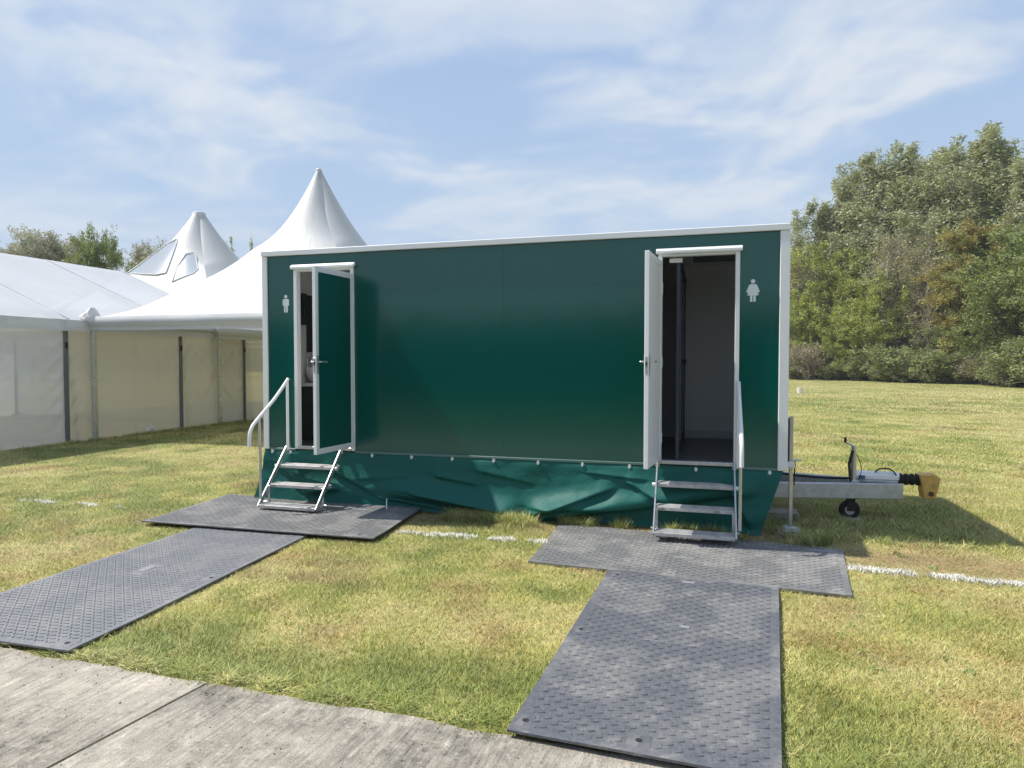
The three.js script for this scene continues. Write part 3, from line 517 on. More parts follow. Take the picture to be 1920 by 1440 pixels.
// ------------------------------------------------------------------ the toilet trailer
const L = 5.855, Y0 = 0.66, Y1 = 3.0, D = 2.25;
const T = thing('toilet_trailer', 'dark green toilet trailer with two open doors and a silver drawbar', 'trailer', [0, 0, 0]);
{
  const wallT = 0.035;
  const OL = [0.455, 1.185, 0.70, 2.775], OR = [4.665, 5.385, 0.70, 2.765];
  const panel = (x0, x1, y0, y1, name = 'front_panel') => part(name, boxUV(bxa(x0, x1, y0, y1, -wallT, 0, 0.0006), 0.4), M.green, T);
  panel(0.04, OL[0], Y0, Y1 - 0.03); panel(OL[0], OL[1], OL[3], Y1 - 0.03); panel(OL[1], 3.0105, Y0, Y1 - 0.03); panel(3.0113, OR[0], Y0, Y1 - 0.03); panel(OR[0], OR[1], OR[3], Y1 - 0.03); panel(OR[1], L - 0.04, Y0, Y1 - 0.03);
  part('back_panel', bxa(0.04, L - 0.04, Y0, Y1 - 0.03, -D, -D + wallT, 0.002), M.green, T);
  part('end_panel', bxa(0.004, 0.04, Y0, Y1 - 0.03, -D + 0.002, -0.002, 0.002), M.grp, T); part('end_panel', bxa(L - 0.04, L - 0.004, Y0, Y1 - 0.03, -D + 0.002, -0.002, 0.002), M.grp, T);
  part('roof', bxa(-0.008, L + 0.008, Y1 - 0.028, Y1 + 0.012, -D - 0.01, 0.006, 0.008), M.grp, T);
  part('floor', boxUV(bxa(0.05, L - 0.05, 0.62, 0.698, -D + 0.04, -0.037, 0.002), 1.2), M.vinyl, T);
  part('chassis', merge([bxa(0.2, L - 0.1, 0.45, 0.615, -0.62, -0.54, 0.004), bxa(0.2, L - 0.1, 0.45, 0.615, -1.72, -1.64, 0.004), bxa(1.2, 1.28, 0.5, 0.612, -2.1, -0.15, 0.004), bxa(4.6, 4.68, 0.5, 0.612, -2.1, -0.15, 0.004)]), M.galv, T);
  for (const [x, s] of [[2.3, 0.31], [3.3, 0.31]]) for (const z of [-0.32, -1.94]) { const w = part('wheel', cyl(s, 0.19, 'z', 28), M.rubberBlack, T, [x, s, z]); part('rim', cyl(0.17, 0.2, 'z', 24), M.galv, w); }
  // trims
  part('top_rail', bxa(-0.012, L + 0.012, 2.955, 3.018, 0.007, 0.034, 0.006), M.aluWhite, T);
  part('corner_trim', bxa(-0.006, 0.062, Y0 - 0.005, 2.953, 0.0, 0.026, 0.006), M.aluWhite, T); part('corner_trim', bxa(L - 0.078, L + 0.012, Y0 - 0.012, 2.953, 0.0, 0.026, 0.006), M.aluWhite, T);
  for (const [a, b] of [[0.064, 0.425], [1.225, 4.635], [5.425, L - 0.08]]) part('bottom_rail', bxa(a, b, 0.645, 0.672, 0.001, 0.016, 0.004), once('railGreen', () => std({ color: rgb(0.11, 0.20, 0.18), roughness: 0.5 })), T);
  // door surrounds with rain gutters
  for (const [x0, x1, y0, y1] of [OL, OR]) {
    const f = new THREE.Group(); f.name = 'door_surround'; T.add(f);
    for (const [a, b] of [[x0 - 0.03, x0 + 0.012], [x1 - 0.012, x1 + 0.03]]) part('jamb', bxa(a, b, y0 - 0.03, y1 + 0.028, -0.06, 0.022, 0.004), M.aluWhite, f);
    part('head', bxa(x0 + 0.012, x1 - 0.012, y1 - 0.012, y1 + 0.028, -0.06, 0.02, 0.004), M.aluWhite, f);
    part('threshold', bxa(x0 + 0.012, x1 - 0.012, y0 - 0.032, y0 + 0.006, -0.06, 0.03, 0.005), M.alu, f);
    const gs = new THREE.Shape(); gs.moveTo(0, 0); gs.lineTo(-0.045, -0.02); gs.lineTo(-0.055, -0.012); gs.lineTo(-0.055, 0.008); gs.lineTo(-0.03, 0.034); gs.lineTo(0, 0.04);
    part('rain_gutter', boxUV(new THREE.ExtrudeGeometry(gs, { depth: x1 - x0 + 0.1, bevelEnabled: false }).rotateY(Math.PI / 2).translate(x0 - 0.05, y1 + 0.03, 0.001)), M.aluWhite, f);
  }
  // doors
  const door = (hx, theta, outer, inner, label) => {
    const g = new THREE.Group(); g.name = 'door'; g.userData.label = label; g.position.set(hx, 0.715, 0.012); g.rotation.y = theta; T.add(g);
    const w = 0.70, h = 1.995;
    part('panel', bxa(0.04, w - 0.04, 0.04, h - 0.04, -0.014, 0.0, 0.002), outer, g); part('inner_panel', bxa(0.04, w - 0.04, 0.04, h - 0.04, 0.001, 0.014, 0.002), inner, g);
    part('stile', bxa(0, 0.052, 0, h, -0.021, 0.021, 0.004), M.aluWhite, g); part('stile', bxa(w - 0.052, w, 0, h, -0.021, 0.021, 0.004), M.aluWhite, g);
    part('rail', bxa(0.052, w - 0.052, 0, 0.06, -0.019, 0.019, 0.003), M.aluWhite, g); part('rail', bxa(0.052, w - 0.052, h - 0.06, h, -0.019, 0.019, 0.003), M.aluWhite, g);
    for (const s of [-1, 1]) {
      part('handle', merge([tube([[w - 0.03, 0.985, s * 0.02], [w - 0.03, 0.985, s * 0.06], [w - 0.05, 0.985, s * 0.066], [w - 0.13, 0.985, s * 0.066]], 0.009, 16, 8)]), M.alu, g);
      part('handle_plate', bxa(w - 0.046, w - 0.012, 0.86, 1.05, s > 0 ? 0.021 : -0.026, s > 0 ? 0.026 : -0.021, 0.002), M.alu, g);
    }
    part('lock_plate', bxa(w, w + 0.003, 0.87, 1.03, -0.012, 0.012, 0.001), M.alu, g); part('latch', bxa(w + 0.002, w + 0.012, 0.955, 0.985, -0.006, 0.006, 0.002), M.black, g);
    for (const y of [0.22, 0.98, 1.72]) part('hinge', cyl(0.013, 0.11, 'y', 12), M.aluWhite, g, [-0.004, y, -0.016]);
    return g;
  };
  door(1.19, -1.6435, M.green, M.interior, 'open green door of the gents end'); door(4.655, -1.674, M.interior, M.green, 'open door with pale grey inner face');
  // pictograms
  const circle = (x, y, r) => { const s = new THREE.Shape(); s.absarc(x, y, r, 0, TAU); return s; };
  const poly = (p) => new THREE.Shape(p.map(([x, y]) => new THREE.Vector2(x, y)));
  const flat = (shapes) => new THREE.ExtrudeGeometry(shapes, { depth: 0.0015, bevelEnabled: false, curveSegments: 20 });
  part('man_sign', flat([circle(0, 0.187, 0.0205), poly([[-0.032, 0.160], [0.032, 0.160], [0.043, 0.148], [0.043, 0.082], [0.03, 0.078], [0.026, 0.085], [0.026, 0.13], [0.026, 0], [0.0035, 0], [0.0035, 0.078], [-0.0035, 0.078], [-0.0035, 0], [-0.026, 0], [-0.026, 0.13], [-0.026, 0.085], [-0.03, 0.078], [-0.043, 0.082], [-0.043, 0.148]])]), M.decal, T, [0.307, 2.287, 0.0012]);
  part('woman_sign', flat([circle(0, 0.197, 0.0205), poly([[-0.026, 0.170], [0.026, 0.170], [0.038, 0.158], [0.062, 0.096], [0.050, 0.086], [0.042, 0.092], [0.030, 0.125], [0.052, 0.062], [0.026, 0.060], [0.026, 0], [0.004, 0], [0.004, 0.06], [-0.004, 0.06], [-0.004, 0], [-0.026, 0], [-0.026, 0.060], [-0.052, 0.062], [-0.030, 0.125], [-0.042, 0.092], [-0.050, 0.086], [-0.062, 0.096], [-0.038, 0.158]])]), M.decal, T, [5.536, 2.283, 0.0012]);
  // inside
  part('lining', bxa(0.042, 0.052, 0.70, 2.96, -D + 0.05, -0.04, 0.001), M.interior, T); part('lining', bxa(L - 0.052, L - 0.042, 0.70, 2.96, -D + 0.05, -0.04, 0.001), M.interior, T);
  part('lining', bxa(0.055, L - 0.055, 0.70, 2.96, -D + 0.037, -D + 0.047, 0.001), M.interior, T); part('ceiling', bxa(0.05, L - 0.05, 2.945, 2.962, -D + 0.04, -0.04, 0.001), M.interior, T);
  part('partition', bxa(2.4, 2.44, 0.70, 2.94, -D + 0.05, -0.04, 0.002), M.interior, T);
  part('skirting', bxa(4.852, L - 0.056, 0.70, 0.80, -D + 0.048, -D + 0.062, 0.002), M.grp, T); part('skirting', bxa(L - 0.066, L - 0.053, 0.70, 0.80, -D + 0.064, -0.1, 0.002), M.grp, T);
  for (const [z0, z1] of [[-0.86, -0.20], [-1.62, -0.98]]) { const d = part('cubicle_door', bxa(4.820, 4.842, 0.84, 2.68, z0, z1, 0.002), M.cubicleDoor, T); part('cubicle_lock', bxa(4.842, 4.872, 1.66, 1.73, z0 + 0.03, z0 + 0.1, 0.004), M.black, d); }
  for (const [z0, z1] of [[-2.19, -1.64], [-0.96, -0.88], [-0.18, -0.07]]) part('cubicle_pilaster', bxa(4.812, 4.850, 0.70, 2.72, z0, z1, 0.003), M.cubicle, T);
  part('cubicle_rail', bxa(4.81, 4.855, 2.722, 2.78, -2.19, -0.07, 0.003), M.cubicle, T);
  part('ceiling_hatch', bxa(4.95, 5.45, 2.925, 2.944, -1.7, -1.2, 0.004), M.cubicle, T);
  part('door_closer', bxa(4.74, 4.87, 2.70, 2.745, -0.10, -0.062, 0.004), M.aluWhite, T); part('ceiling_lamp', cyl(0.035, 0.03, 'y', 16), M.grp, T, [5.04, 2.93, -0.3]);
  part('mirror', bxa(0.053, 0.060, 1.83, 2.58, -1.1, -0.80, 0.002), M.mirror, T); part('soap_dispenser', bxa(0.053, 0.14, 2.18, 2.58, -0.70, -0.64, 0.005), M.black, T); part('tap', tube([[0.08, 1.62, -0.78], [0.08, 1.76, -0.78], [0.14, 1.79, -0.76], [0.19, 1.72, -0.74]], 0.014, 14, 8), M.alu, T);
  const sink = part('basin', new THREE.LatheGeometry([[0.02, 0.03], [0.11, 0.05], [0.16, 0.13], [0.18, 0.2], [0.2, 0.2], [0.19, 0.1], [0.14, 0.01], [0.02, 0]].map(([x, y]) => new THREE.Vector2(x, y)), 28), M.ceramic, T, [0.26, 1.43, -0.82]);
  part('counter', bxa(0.054, 0.52, 1.39, 1.43, -1.5, -0.5, 0.006), M.grp, T); part('vanity_cabinet', bxa(0.054, 0.46, 0.702, 1.388, -1.46, -0.54, 0.004), M.black, T);

  // skirt: green tarpaulin hung from the bottom rail, folded and bunched on the grass
  const folds = [[3.28, 0.06, 4.25, 0.43, 0.085, 0.075], [1.95, 0.24, 3.25, 0.06, 0.075, 0.065], [1.5, 0.16, 2.5, 0.02, 0.05, 0.06], [2.2, 0.44, 2.75, 0.36, 0.03, 0.05], [3.3, 0.16, 4.6, 0.20, 0.035, 0.05], [0.2, 0.5, 0.75, 0.1, 0.045, 0.07], [0.55, 0.16, 1.05, 0.24, 0.06, 0.05], [0.9, 0.45, 1.5, 0.2, 0.03, 0.06], [4.3, 0.5, 5.1, 0.12, 0.045, 0.07], [5.3, 0.55, 5.55, 0.06, 0.06, 0.07], [3.9, 0.55, 4.6, 0.5, 0.02, 0.03], [2.7, 0.52, 3.4, 0.4, 0.02, 0.05], [1.2, 0.35, 1.9, 0.42, 0.018, 0.05]];
  const skirt = part('skirt', surface(420, 70, (u, v) => {
    const xr = lerp(L - 0.02, L - 0.24, v), xl = lerp(0.0, -0.16, Math.pow(v, 1.5)), x = lerp(xl, xr, u), y = lerp(0.655, 0.0, v);
    let d = 0.010 + 0.045 * v * v + 0.05 * (fbm(x * 1.1 + 3, v * 0.8, 3) - 0.35) * v + 0.03 * (fbm(x * 3.1 + 9, v * 2.6 + x * 0.8, 4) - 0.5) * smooth(0.02, 0.3, v) + 0.012 * Math.abs(Math.sin((x - 0.114) / 0.49 * Math.PI)) * smooth(0, 0.12, v) * smooth(0.5, 0.12, v);
    for (const [ax, ay, bx, by, h, w] of folds) {
      const ex = bx - ax, ey = by - ay, k = clamp(((x - ax) * ex + (y - ay) * ey) / (ex * ex + ey * ey)), px = x - ax - k * ex, py = y - ay - k * ey, dist = Math.hypot(px, py), s = (py > 0 ? 1 : -1) * dist;
      d += h * (s > 0 ? Math.exp(-Math.pow(Math.abs(s / (w * 1.5)), 1.4)) : Math.exp(-Math.pow(s / (w * 0.4), 2))) * smooth(0, 0.18, k + 0.06) * smooth(1.06, 0.8, k) * (1 - 0.25 * k);
      d -= h * 0.35 * Math.exp(-Math.pow((s + w * 1.1) / (w * 0.6), 2)) * smooth(0, 0.2, k) * smooth(1, 0.8, k);
    }
    for (const [ax, ay, bx, by, out, tuck] of [[3.30, 0.02, 5.75, 0.46, 0.10, 0.10], [3.28, 0.02, 1.35, 0.26, 0.07, 0.06]]) {        // cloth bellies out above these lines and tucks in under them
      const k = (x - ax) / (bx - ax); if (k < 0 || k > 1) continue; const e = y - lerp(ay, by, k), w = smooth(0, 0.12, k) * smooth(1, 0.75, k);
      d += w * (out * Math.exp(-Math.pow((e - 0.06) / 0.11, 2)) - tuck * smooth(0.01, -0.07, e));
    }
    const foot = smooth(0.9, 1, v);
    return [x, Math.max(0.006, y + foot * 0.012 + 0.03 * (fbm(x * 1.6 + 20, 2, 3) - 0.3) * smooth(0.7, 1, v)), Math.max(0.006, d * smooth(0, 0.06, v)) + foot * 0.03 - (x < 0.02 ? 0.0 : 0)];
  }, 5.8 / 1.1, 0.6), M.tarp, T);
  for (const x of [0.114, 0.36, 1.438, 1.931, 2.42, 2.903, 3.399, 3.876, 4.363, 5.018, 5.707]) part('fastener', merge([cyl(0.017, 0.012, 'z', 14), bxa(-0.006, 0.006, -0.022, 0.022, 0.004, 0.018, 0.002)]), M.aluWhite, skirt, [x, 0.628, 0.016]);
  part('ground_peg', bar([1.72, 0.02, 0.22], [1.69, 0.17, 0.16], 0.012, 0.012), M.aluWhite, skirt);

  // drawbar
  const dbar = new THREE.Group(); dbar.name = 'drawbar'; T.add(dbar);
  part('beam', bar([5.3, 0.33, -0.62], [7.12, 0.325, -1.03], 0.06, 0.165, 0.008), M.galv, dbar); part('beam', bar([5.3, 0.33, -1.66], [7.12, 0.325, -1.18], 0.06, 0.165, 0.008), M.galv, dbar);
  part('deck_plate', bxa(6.62, 7.08, 0.408, 0.43, -1.18, -1.02, 0.004), M.galv, dbar);
  part('overrun_housing', merge([bxa(6.66, 7.10, 0.43, 0.49, -1.16, -1.04, 0.014), cyl(0.045, 0.44, 'x', 18).translate(6.88, 0.475, -1.10)]), M.aluWhite, dbar);
  part('bellows', merge([...Array(7)].map((_, i) => cyl(i % 2 ? 0.048 : 0.062, 0.03, 'x', 20).translate(7.115 + i * 0.028, 0.445, -1.10))), M.rubberBlack, dbar);
  part('coupling_head', bxa(7.30, 7.45, 0.40, 0.475, -1.14, -1.06, 0.012), M.black, dbar);
  const cap = part('coupling_cover', (() => { const s = poly([[7.285, 0.50], [7.43, 0.505], [7.465, 0.47], [7.445, 0.37], [7.42, 0.265], [7.33, 0.27], [7.315, 0.38]]); return boxUV(new THREE.ExtrudeGeometry(s, { depth: 0.16, bevelEnabled: true, bevelSize: 0.01, bevelThickness: 0.01, bevelSegments: 2 }).translate(0, 0, -1.18), 4); })(), M.yellow, dbar);
  cap.userData.label = 'worn yellow cover over the coupling';
  part('cover_plug', cyl(0.026, 0.014, 'z', 18), M.rust, dbar, [7.385, 0.315, -1.005]);
  part('brake_cable', tube([[6.86, 0.50, -1.08], [6.90, 0.545, -1.06], [6.98, 0.558, -1.05], [7.04, 0.53, -1.05], [7.08, 0.46, -1.06]], 0.008, 24, 6), M.black, dbar);
  part('wiring', tube([[5.86, 0.46, -1.1], [6.1, 0.435, -1.1], [6.4, 0.425, -1.1], [6.7, 0.43, -1.12]], 0.014, 20, 6), M.black, dbar); part('junction_box', bxa(6.70, 6.76, 0.44, 0.48, -1.03, -1.012, 0.004), std({ color: rgb(0.06, 0.10, 0.2), roughness: 0.5 }), dbar);
  // jockey wheel
  const jw = new THREE.Group(); jw.name = 'jockey_wheel'; T.add(jw);
  part('tube', cyl(0.026, 0.66, 'y', 18).translate(6.64, 0.47, -0.985), M.alu, jw); part('clamp', bxa(6.59, 6.69, 0.36, 0.43, -1.03, -0.945, 0.008), M.galv, jw);
  part('fork', merge([bxa(6.575, 6.655, 0.10, 0.24, -1.035, -1.028, 0.002), bxa(6.575, 6.655, 0.10, 0.24, -0.945, -0.938, 0.002), bxa(6.575, 6.665, 0.235, 0.25, -1.035, -0.938, 0.002)]), M.black, jw);
  const wh = part('tyre', new THREE.TorusGeometry(0.075, 0.032, 10, 26), M.rubberBlack, jw, [6.605, 0.107, -0.985]); part('hub', cyl(0.048, 0.07, 'z', 18), M.galv, wh);
  part('crank', tube([[6.63, 0.78, -0.985], [6.63, 0.80, -0.985], [6.60, 0.815, -0.98], [6.56, 0.835, -0.975], [6.555, 0.845, -0.975]], 0.009, 20, 8), M.alu, jw); part('crank_grip', cyl(0.014, 0.055, 'y', 12), M.black, jw, [6.553, 0.862, -0.975]);
  const hb = part('handbrake_lever', merge([bar([6.60, 0.42, -0.93], [6.585, 0.62, -0.93], 0.012, 0.028), bar([6.585, 0.60, -0.93], [6.62, 0.76, -0.93], 0.024, 0.03, 0.008)]), M.black, T);
  part('breakaway_cable', tube([[6.66, 0.72, -0.95], [6.70, 0.6, -0.93], [6.70, 0.5, -0.94], [6.68, 0.44, -0.96]], 0.004, 20, 5), M.black, hb);
  // corner steady at the drawbar end
  const st = new THREE.Group(); st.name = 'corner_steady'; T.add(st);
  part('leg', bxa(5.895, 5.93, 0.075, 1.17, -0.13, -0.095, 0.004), M.alu, st); part('inner_tube', bxa(5.878, 5.894, 0.72, 1.15, -0.125, -0.10, 0.002), M.black, st); part('clamp', bxa(5.856, 5.945, 0.665, 0.725, -0.15, -0.075, 0.006), M.aluWhite, st); part('clamp_bolt', cyl(0.01, 0.1, 'x', 10), M.alu, st, [5.96, 0.74, -0.112]); part('foot', bxa(5.86, 5.965, 0.066, 0.08, -0.165, -0.06, 0.003), M.galv, st);
  part('winding_rod', bar([5.99, 0.42, -0.5], [5.995, 0.68, -0.5], 0.012, 0.012), M.black, st);
}
single('wooden_pad', merge([boxUV(bxa(5.80, 6.03, 0.002, 0.036, -0.24, 0.03, 0.005), 2), boxUV(bxa(5.84, 6.0, 0.037, 0.065, -0.2, -0.01, 0.004), 2)]), M.wood, 'weathered pale pad under the trailer corner leg', 'pad');
single('packing_board', boxUV(bxa(6.49, 6.72, 0.003, 0.028, -1.11, -0.86, 0.003), 2), M.wood, 'pale flat board under the small jockey wheel', 'board');
single('concrete_block', boxUV(bxa(5.74, 6.06, 0.002, 0.11, -0.86, -0.64, 0.01), 2), M.concrete, 'pale block on grass behind the trailer corner leg', 'block');

// ------------------------------------------------------------------ entry steps with handrails
function steps(x0, x1, railX, y0, label) {
  const g = thing('entry_steps', label, 'steps', [(x0 + x1) / 2, 0, 0.3], 'aluminium step units'), hw = (x1 - x0) / 2, z = (q) => q - 0.3;
  for (const s of [-1, 1]) {
    part('stringer', bar([s * hw, 0.69, z(0.04)], [s * hw, 0.085, z(0.585)], 0.016, 0.052, 0.003), M.alu, g);
    part('leg', bxa(s * hw - 0.012 - s * 0.018, s * hw + 0.012 - s * 0.018, y0, 0.30, z(0.40), z(0.424), 0.003), M.alu, g);
    part('pivot_bolt', cyl(0.02, 0.04, 'x', 12), M.aluWhite, g, [s * (hw + 0.02), 0.49, z(0.21)]);
    part('foot_bolt', cyl(0.014, 0.04, 'x', 10), M.alu, g, [s * (hw + 0.015), 0.11, z(0.43)]);
    part('hook', bxa(s * hw - 0.02, s * hw + 0.02, 0.64, 0.70, z(0.03), z(0.06), 0.004), M.alu, g);
  }
  for (const [y, za, zb] of [[0.505, 0.06, 0.21], [0.312, 0.24, 0.395], [0.115, 0.435, 0.60]]) {
    const t = part('tread', boxUV(bxa(-hw + 0.009, hw - 0.009, y - 0.036, y, z(za), z(zb), 0.004), 2), M.aluTread, g);
    part('grip_ribs', merge([...Array(6)].map((_, i) => bxa(-hw + 0.02, hw - 0.02, y + 0.0005, y + 0.005, z(lerp(za, zb, (i + 0.6) / 6.2)), z(lerp(za, zb, (i + 0.6) / 6.2)) + 0.008, 0.001))), M.aluTread, t);
  }
  part('stretcher', bxa(-hw + 0.01, hw - 0.01, y0 + 0.02, y0 + 0.045, z(0.405), z(0.42), 0.003), M.alu, g);
  const rx = railX - (x0 + x1) / 2;
  part('handrail', tube([[rx, 1.50, z(0.03)], [rx, 1.47, z(0.06)], [rx, 1.27, z(0.30)], [rx, 1.05, z(0.62)], [rx, 0.98, z(0.70)], [rx, 0.90, z(0.735)], [rx, 0.775, z(0.742)]], 0.019, 50, 12), M.aluWhite, g);
  part('rail_post', tube([[rx, 0.66, z(0.045)], [rx, 1.1, z(0.045)], [rx, 1.47, z(0.045)]], 0.017, 8, 10), M.aluWhite, g); part('rail_post', tube([[rx, 0.17, z(0.56)], [rx, 0.6, z(0.56)], [rx, 1.07, z(0.57)]], 0.015, 8, 10), M.alu, g);
}
steps(0.33, 1.06, 0.345, 0.058, 'aluminium folding steps with handrail below the left door'); steps(4.645, 5.38, 5.412, 0.03, 'aluminium folding steps with handrail below the right door');

// ------------------------------------------------------------------ ground mats
function groundMat(q, y, th, mat, label, warp, handles) {
  const g = thing('ground_mat', label, 'ground mat', [(q[0][0] + q[2][0]) / 2, 0, (q[0][1] + q[2][1]) / 2], 'black plastic trackway mats'), ox = g.position.x, oz = g.position.z;
  const P = (u, v) => { const ax = lerp(q[0][0], q[1][0], u), az = lerp(q[0][1], q[1][1], u), bx = lerp(q[3][0], q[2][0], u), bz = lerp(q[3][1], q[2][1], u); return [lerp(ax, bx, v) - ox, lerp(az, bz, v) - oz]; };
  const lift = (u, v) => y + 0.008 * smooth(0.25, 0, v) + warp * (fbm(u * 2 + ox, v * 2 + oz, 2) - 0.5) * 2;
  const W = Math.hypot(q[1][0] - q[0][0], q[1][1] - q[0][1]), Hh = Math.hypot(q[3][0] - q[0][0], q[3][1] - q[0][1]);
  const top = surface(40, 40, (u, v) => { const [x, z] = P(u, v); return [x, lift(u, v) + th, z]; }, W / 1.2, Hh / 1.2), bot = surface(40, 40, (u, v) => { const [x, z] = P(u, 1 - v); return [x, lift(u, 1 - v), z]; });
  const sides = []; for (const [f, n] of [[(t) => [t, 0], 0], [(t) => [1, t], 1], [(t) => [1 - t, 1], 2], [(t) => [0, 1 - t], 3]]) sides.push(surface(40, 1, (u, v) => { const [a, b] = f(u), [x, z] = P(a, b); return [x, lift(a, b) + th * v, z]; }, W, 0.02));
  const body = part('sheet', merge([top, bot, ...sides]), mat, g);
  const cell = 0.042, nu = Math.round(W / cell), nv = Math.round(Hh / cell), bars = [], unit = once('lozenge', () => { const s = []; for (const [x, z] of [[-0.5, 0], [-0.3, 0.5], [0.3, 0.5], [0.5, 0], [0.3, -0.5], [-0.3, -0.5]]) s.push([x, z]); const pos = [], nn = s.length; for (let i = 0; i < nn; i++) { const a = s[i], b = s[(i + 1) % nn]; pos.push(a[0], 0, a[1], b[0], 0, b[1], b[0] * 0.82, 1, b[1] * 0.5, a[0], 0, a[1], b[0] * 0.82, 1, b[1] * 0.5, a[0] * 0.82, 1, a[1] * 0.5, 0, 1, 0, a[0] * 0.82, 1, a[1] * 0.5, b[0] * 0.82, 1, b[1] * 0.5); } const ge = new THREE.BufferGeometry(); ge.setAttribute('position', new THREE.Float32BufferAttribute(pos, 3)); return ge; });
  const pos = [], src = unit.attributes.position, uvs = [];
  for (let j = 1; j < nv - 1; j++) for (let i = 1; i < nu - 1; i++) {
    const u = (i + 0.5) / nu, v = (j + 0.5) / nv; if (handles.some(([a, b, wu, wv]) => Math.abs(u - a) < wu && Math.abs(v - b) < wv)) continue;
    const [cx, cz] = P(u, v), a = ((i + j) % 2 ? 0.62 : -0.62) + 0.25, ca = Math.cos(a), sa = Math.sin(a), yy = lift(u, v) + th - 0.0002;
    for (let k = 0; k < src.count; k++) { const x = src.getX(k) * 0.040, z = src.getZ(k) * 0.012; pos.push(cx + x * ca - z * sa, yy + src.getY(k) * 0.005, cz + x * sa + z * ca); uvs.push((u * W) / 1.2 + x, (v * Hh) / 1.2 + z); }
  }
  const tg = new THREE.BufferGeometry(); tg.setAttribute('position', new THREE.Float32BufferAttribute(pos, 3)); tg.setAttribute('uv', new THREE.Float32BufferAttribute(uvs, 2)); tg.computeVertexNormals();
  // make sure the bars face up
  const n0 = tg.attributes.normal.getY(6); if (n0 < 0) { const p = tg.attributes.position; for (let i = 0; i < p.count; i += 3) for (const at of [tg.attributes.position, tg.attributes.uv]) { const s = at.itemSize, A = at.array; for (let c = 0; c < s; c++) { const t = A[(i + 1) * s + c]; A[(i + 1) * s + c] = A[(i + 2) * s + c]; A[(i + 2) * s + c] = t; } } tg.computeVertexNormals(); }
  const tread = part('tread_bars', tg, mat, body); tread.userData.kind = 'stuff';
  for (const [a, b, wu, wv, kind] of handles) {
    const [x, z] = P(a, b), yy = lift(a, b) + th, [x2, z2] = P(a + wu, b), ang = -Math.atan2(z2 - z, x2 - x);
    const hgrip = part(kind === 'hole' ? 'bolt_hole' : 'hand_grip', kind === 'hole' ? cyl(0.016, 0.004, 'y', 14) : box(wu * 2 * W * 0.8, 0.006, Math.max(0.02, wv * 2 * Hh * 0.5), 0.002), kind === 'hole' ? M.matHole : M.matPale, g, [x, yy + (kind === 'hole' ? 0.0005 : 0.002), z]); hgrip.rotation.y = ang;
    if (kind === 'hole') { const pl = part('corner_pad', box(wu * 2 * W * 0.9, 0.003, wv * 2 * Hh * 0.9, 0.001), mat, g, [x, yy, z]); pl.rotation.y = ang; }
  }
}
groundMat(MATS.rightStep, 0.006, 0.016, M.matDusty, 'dusty grey mat laid across the foot of the right steps', 0.004, [[0.5, 0.42, 0.045, 0.02, 'grip'], [0.93, 0.9, 0.05, 0.03, 'grip']]);
groundMat(MATS.rightPath, 0.030, 0.012, M.mat, 'dark mat leading from concrete path to the right steps', 0.006, [[0.05, 0.04, 0.035, 0.022, 'hole'], [0.5, 0.04, 0.05, 0.022, 'hole'], [0.05, 0.5, 0.03, 0.02, 'hole'], [0.5, 0.955, 0.05, 0.016, 'grip'], [0.07, 0.96, 0.04, 0.018, 'hole'], [0.55, 0.6, 0.03, 0.014, 'grip']]);
groundMat(MATS.leftPath, 0.018, 0.012, M.matSkySheen, 'dark mat leading from concrete path towards the left steps', 0.005, [[0.93, 0.03, 0.045, 0.02, 'hole'], [0.08, 0.04, 0.04, 0.02, 'hole'], [0.45, 0.52, 0.035, 0.05, 'grip'], [0.95, 0.5, 0.03, 0.03, 'hole']]);
groundMat(MATS.leftStep, 0.046, 0.012, M.matDusty, 'grey mat at the foot of the left steps', 0.004, [[0.93, 0.06, 0.04, 0.03, 'hole'], [0.75, 0.80, 0.05, 0.02, 'grip']]);

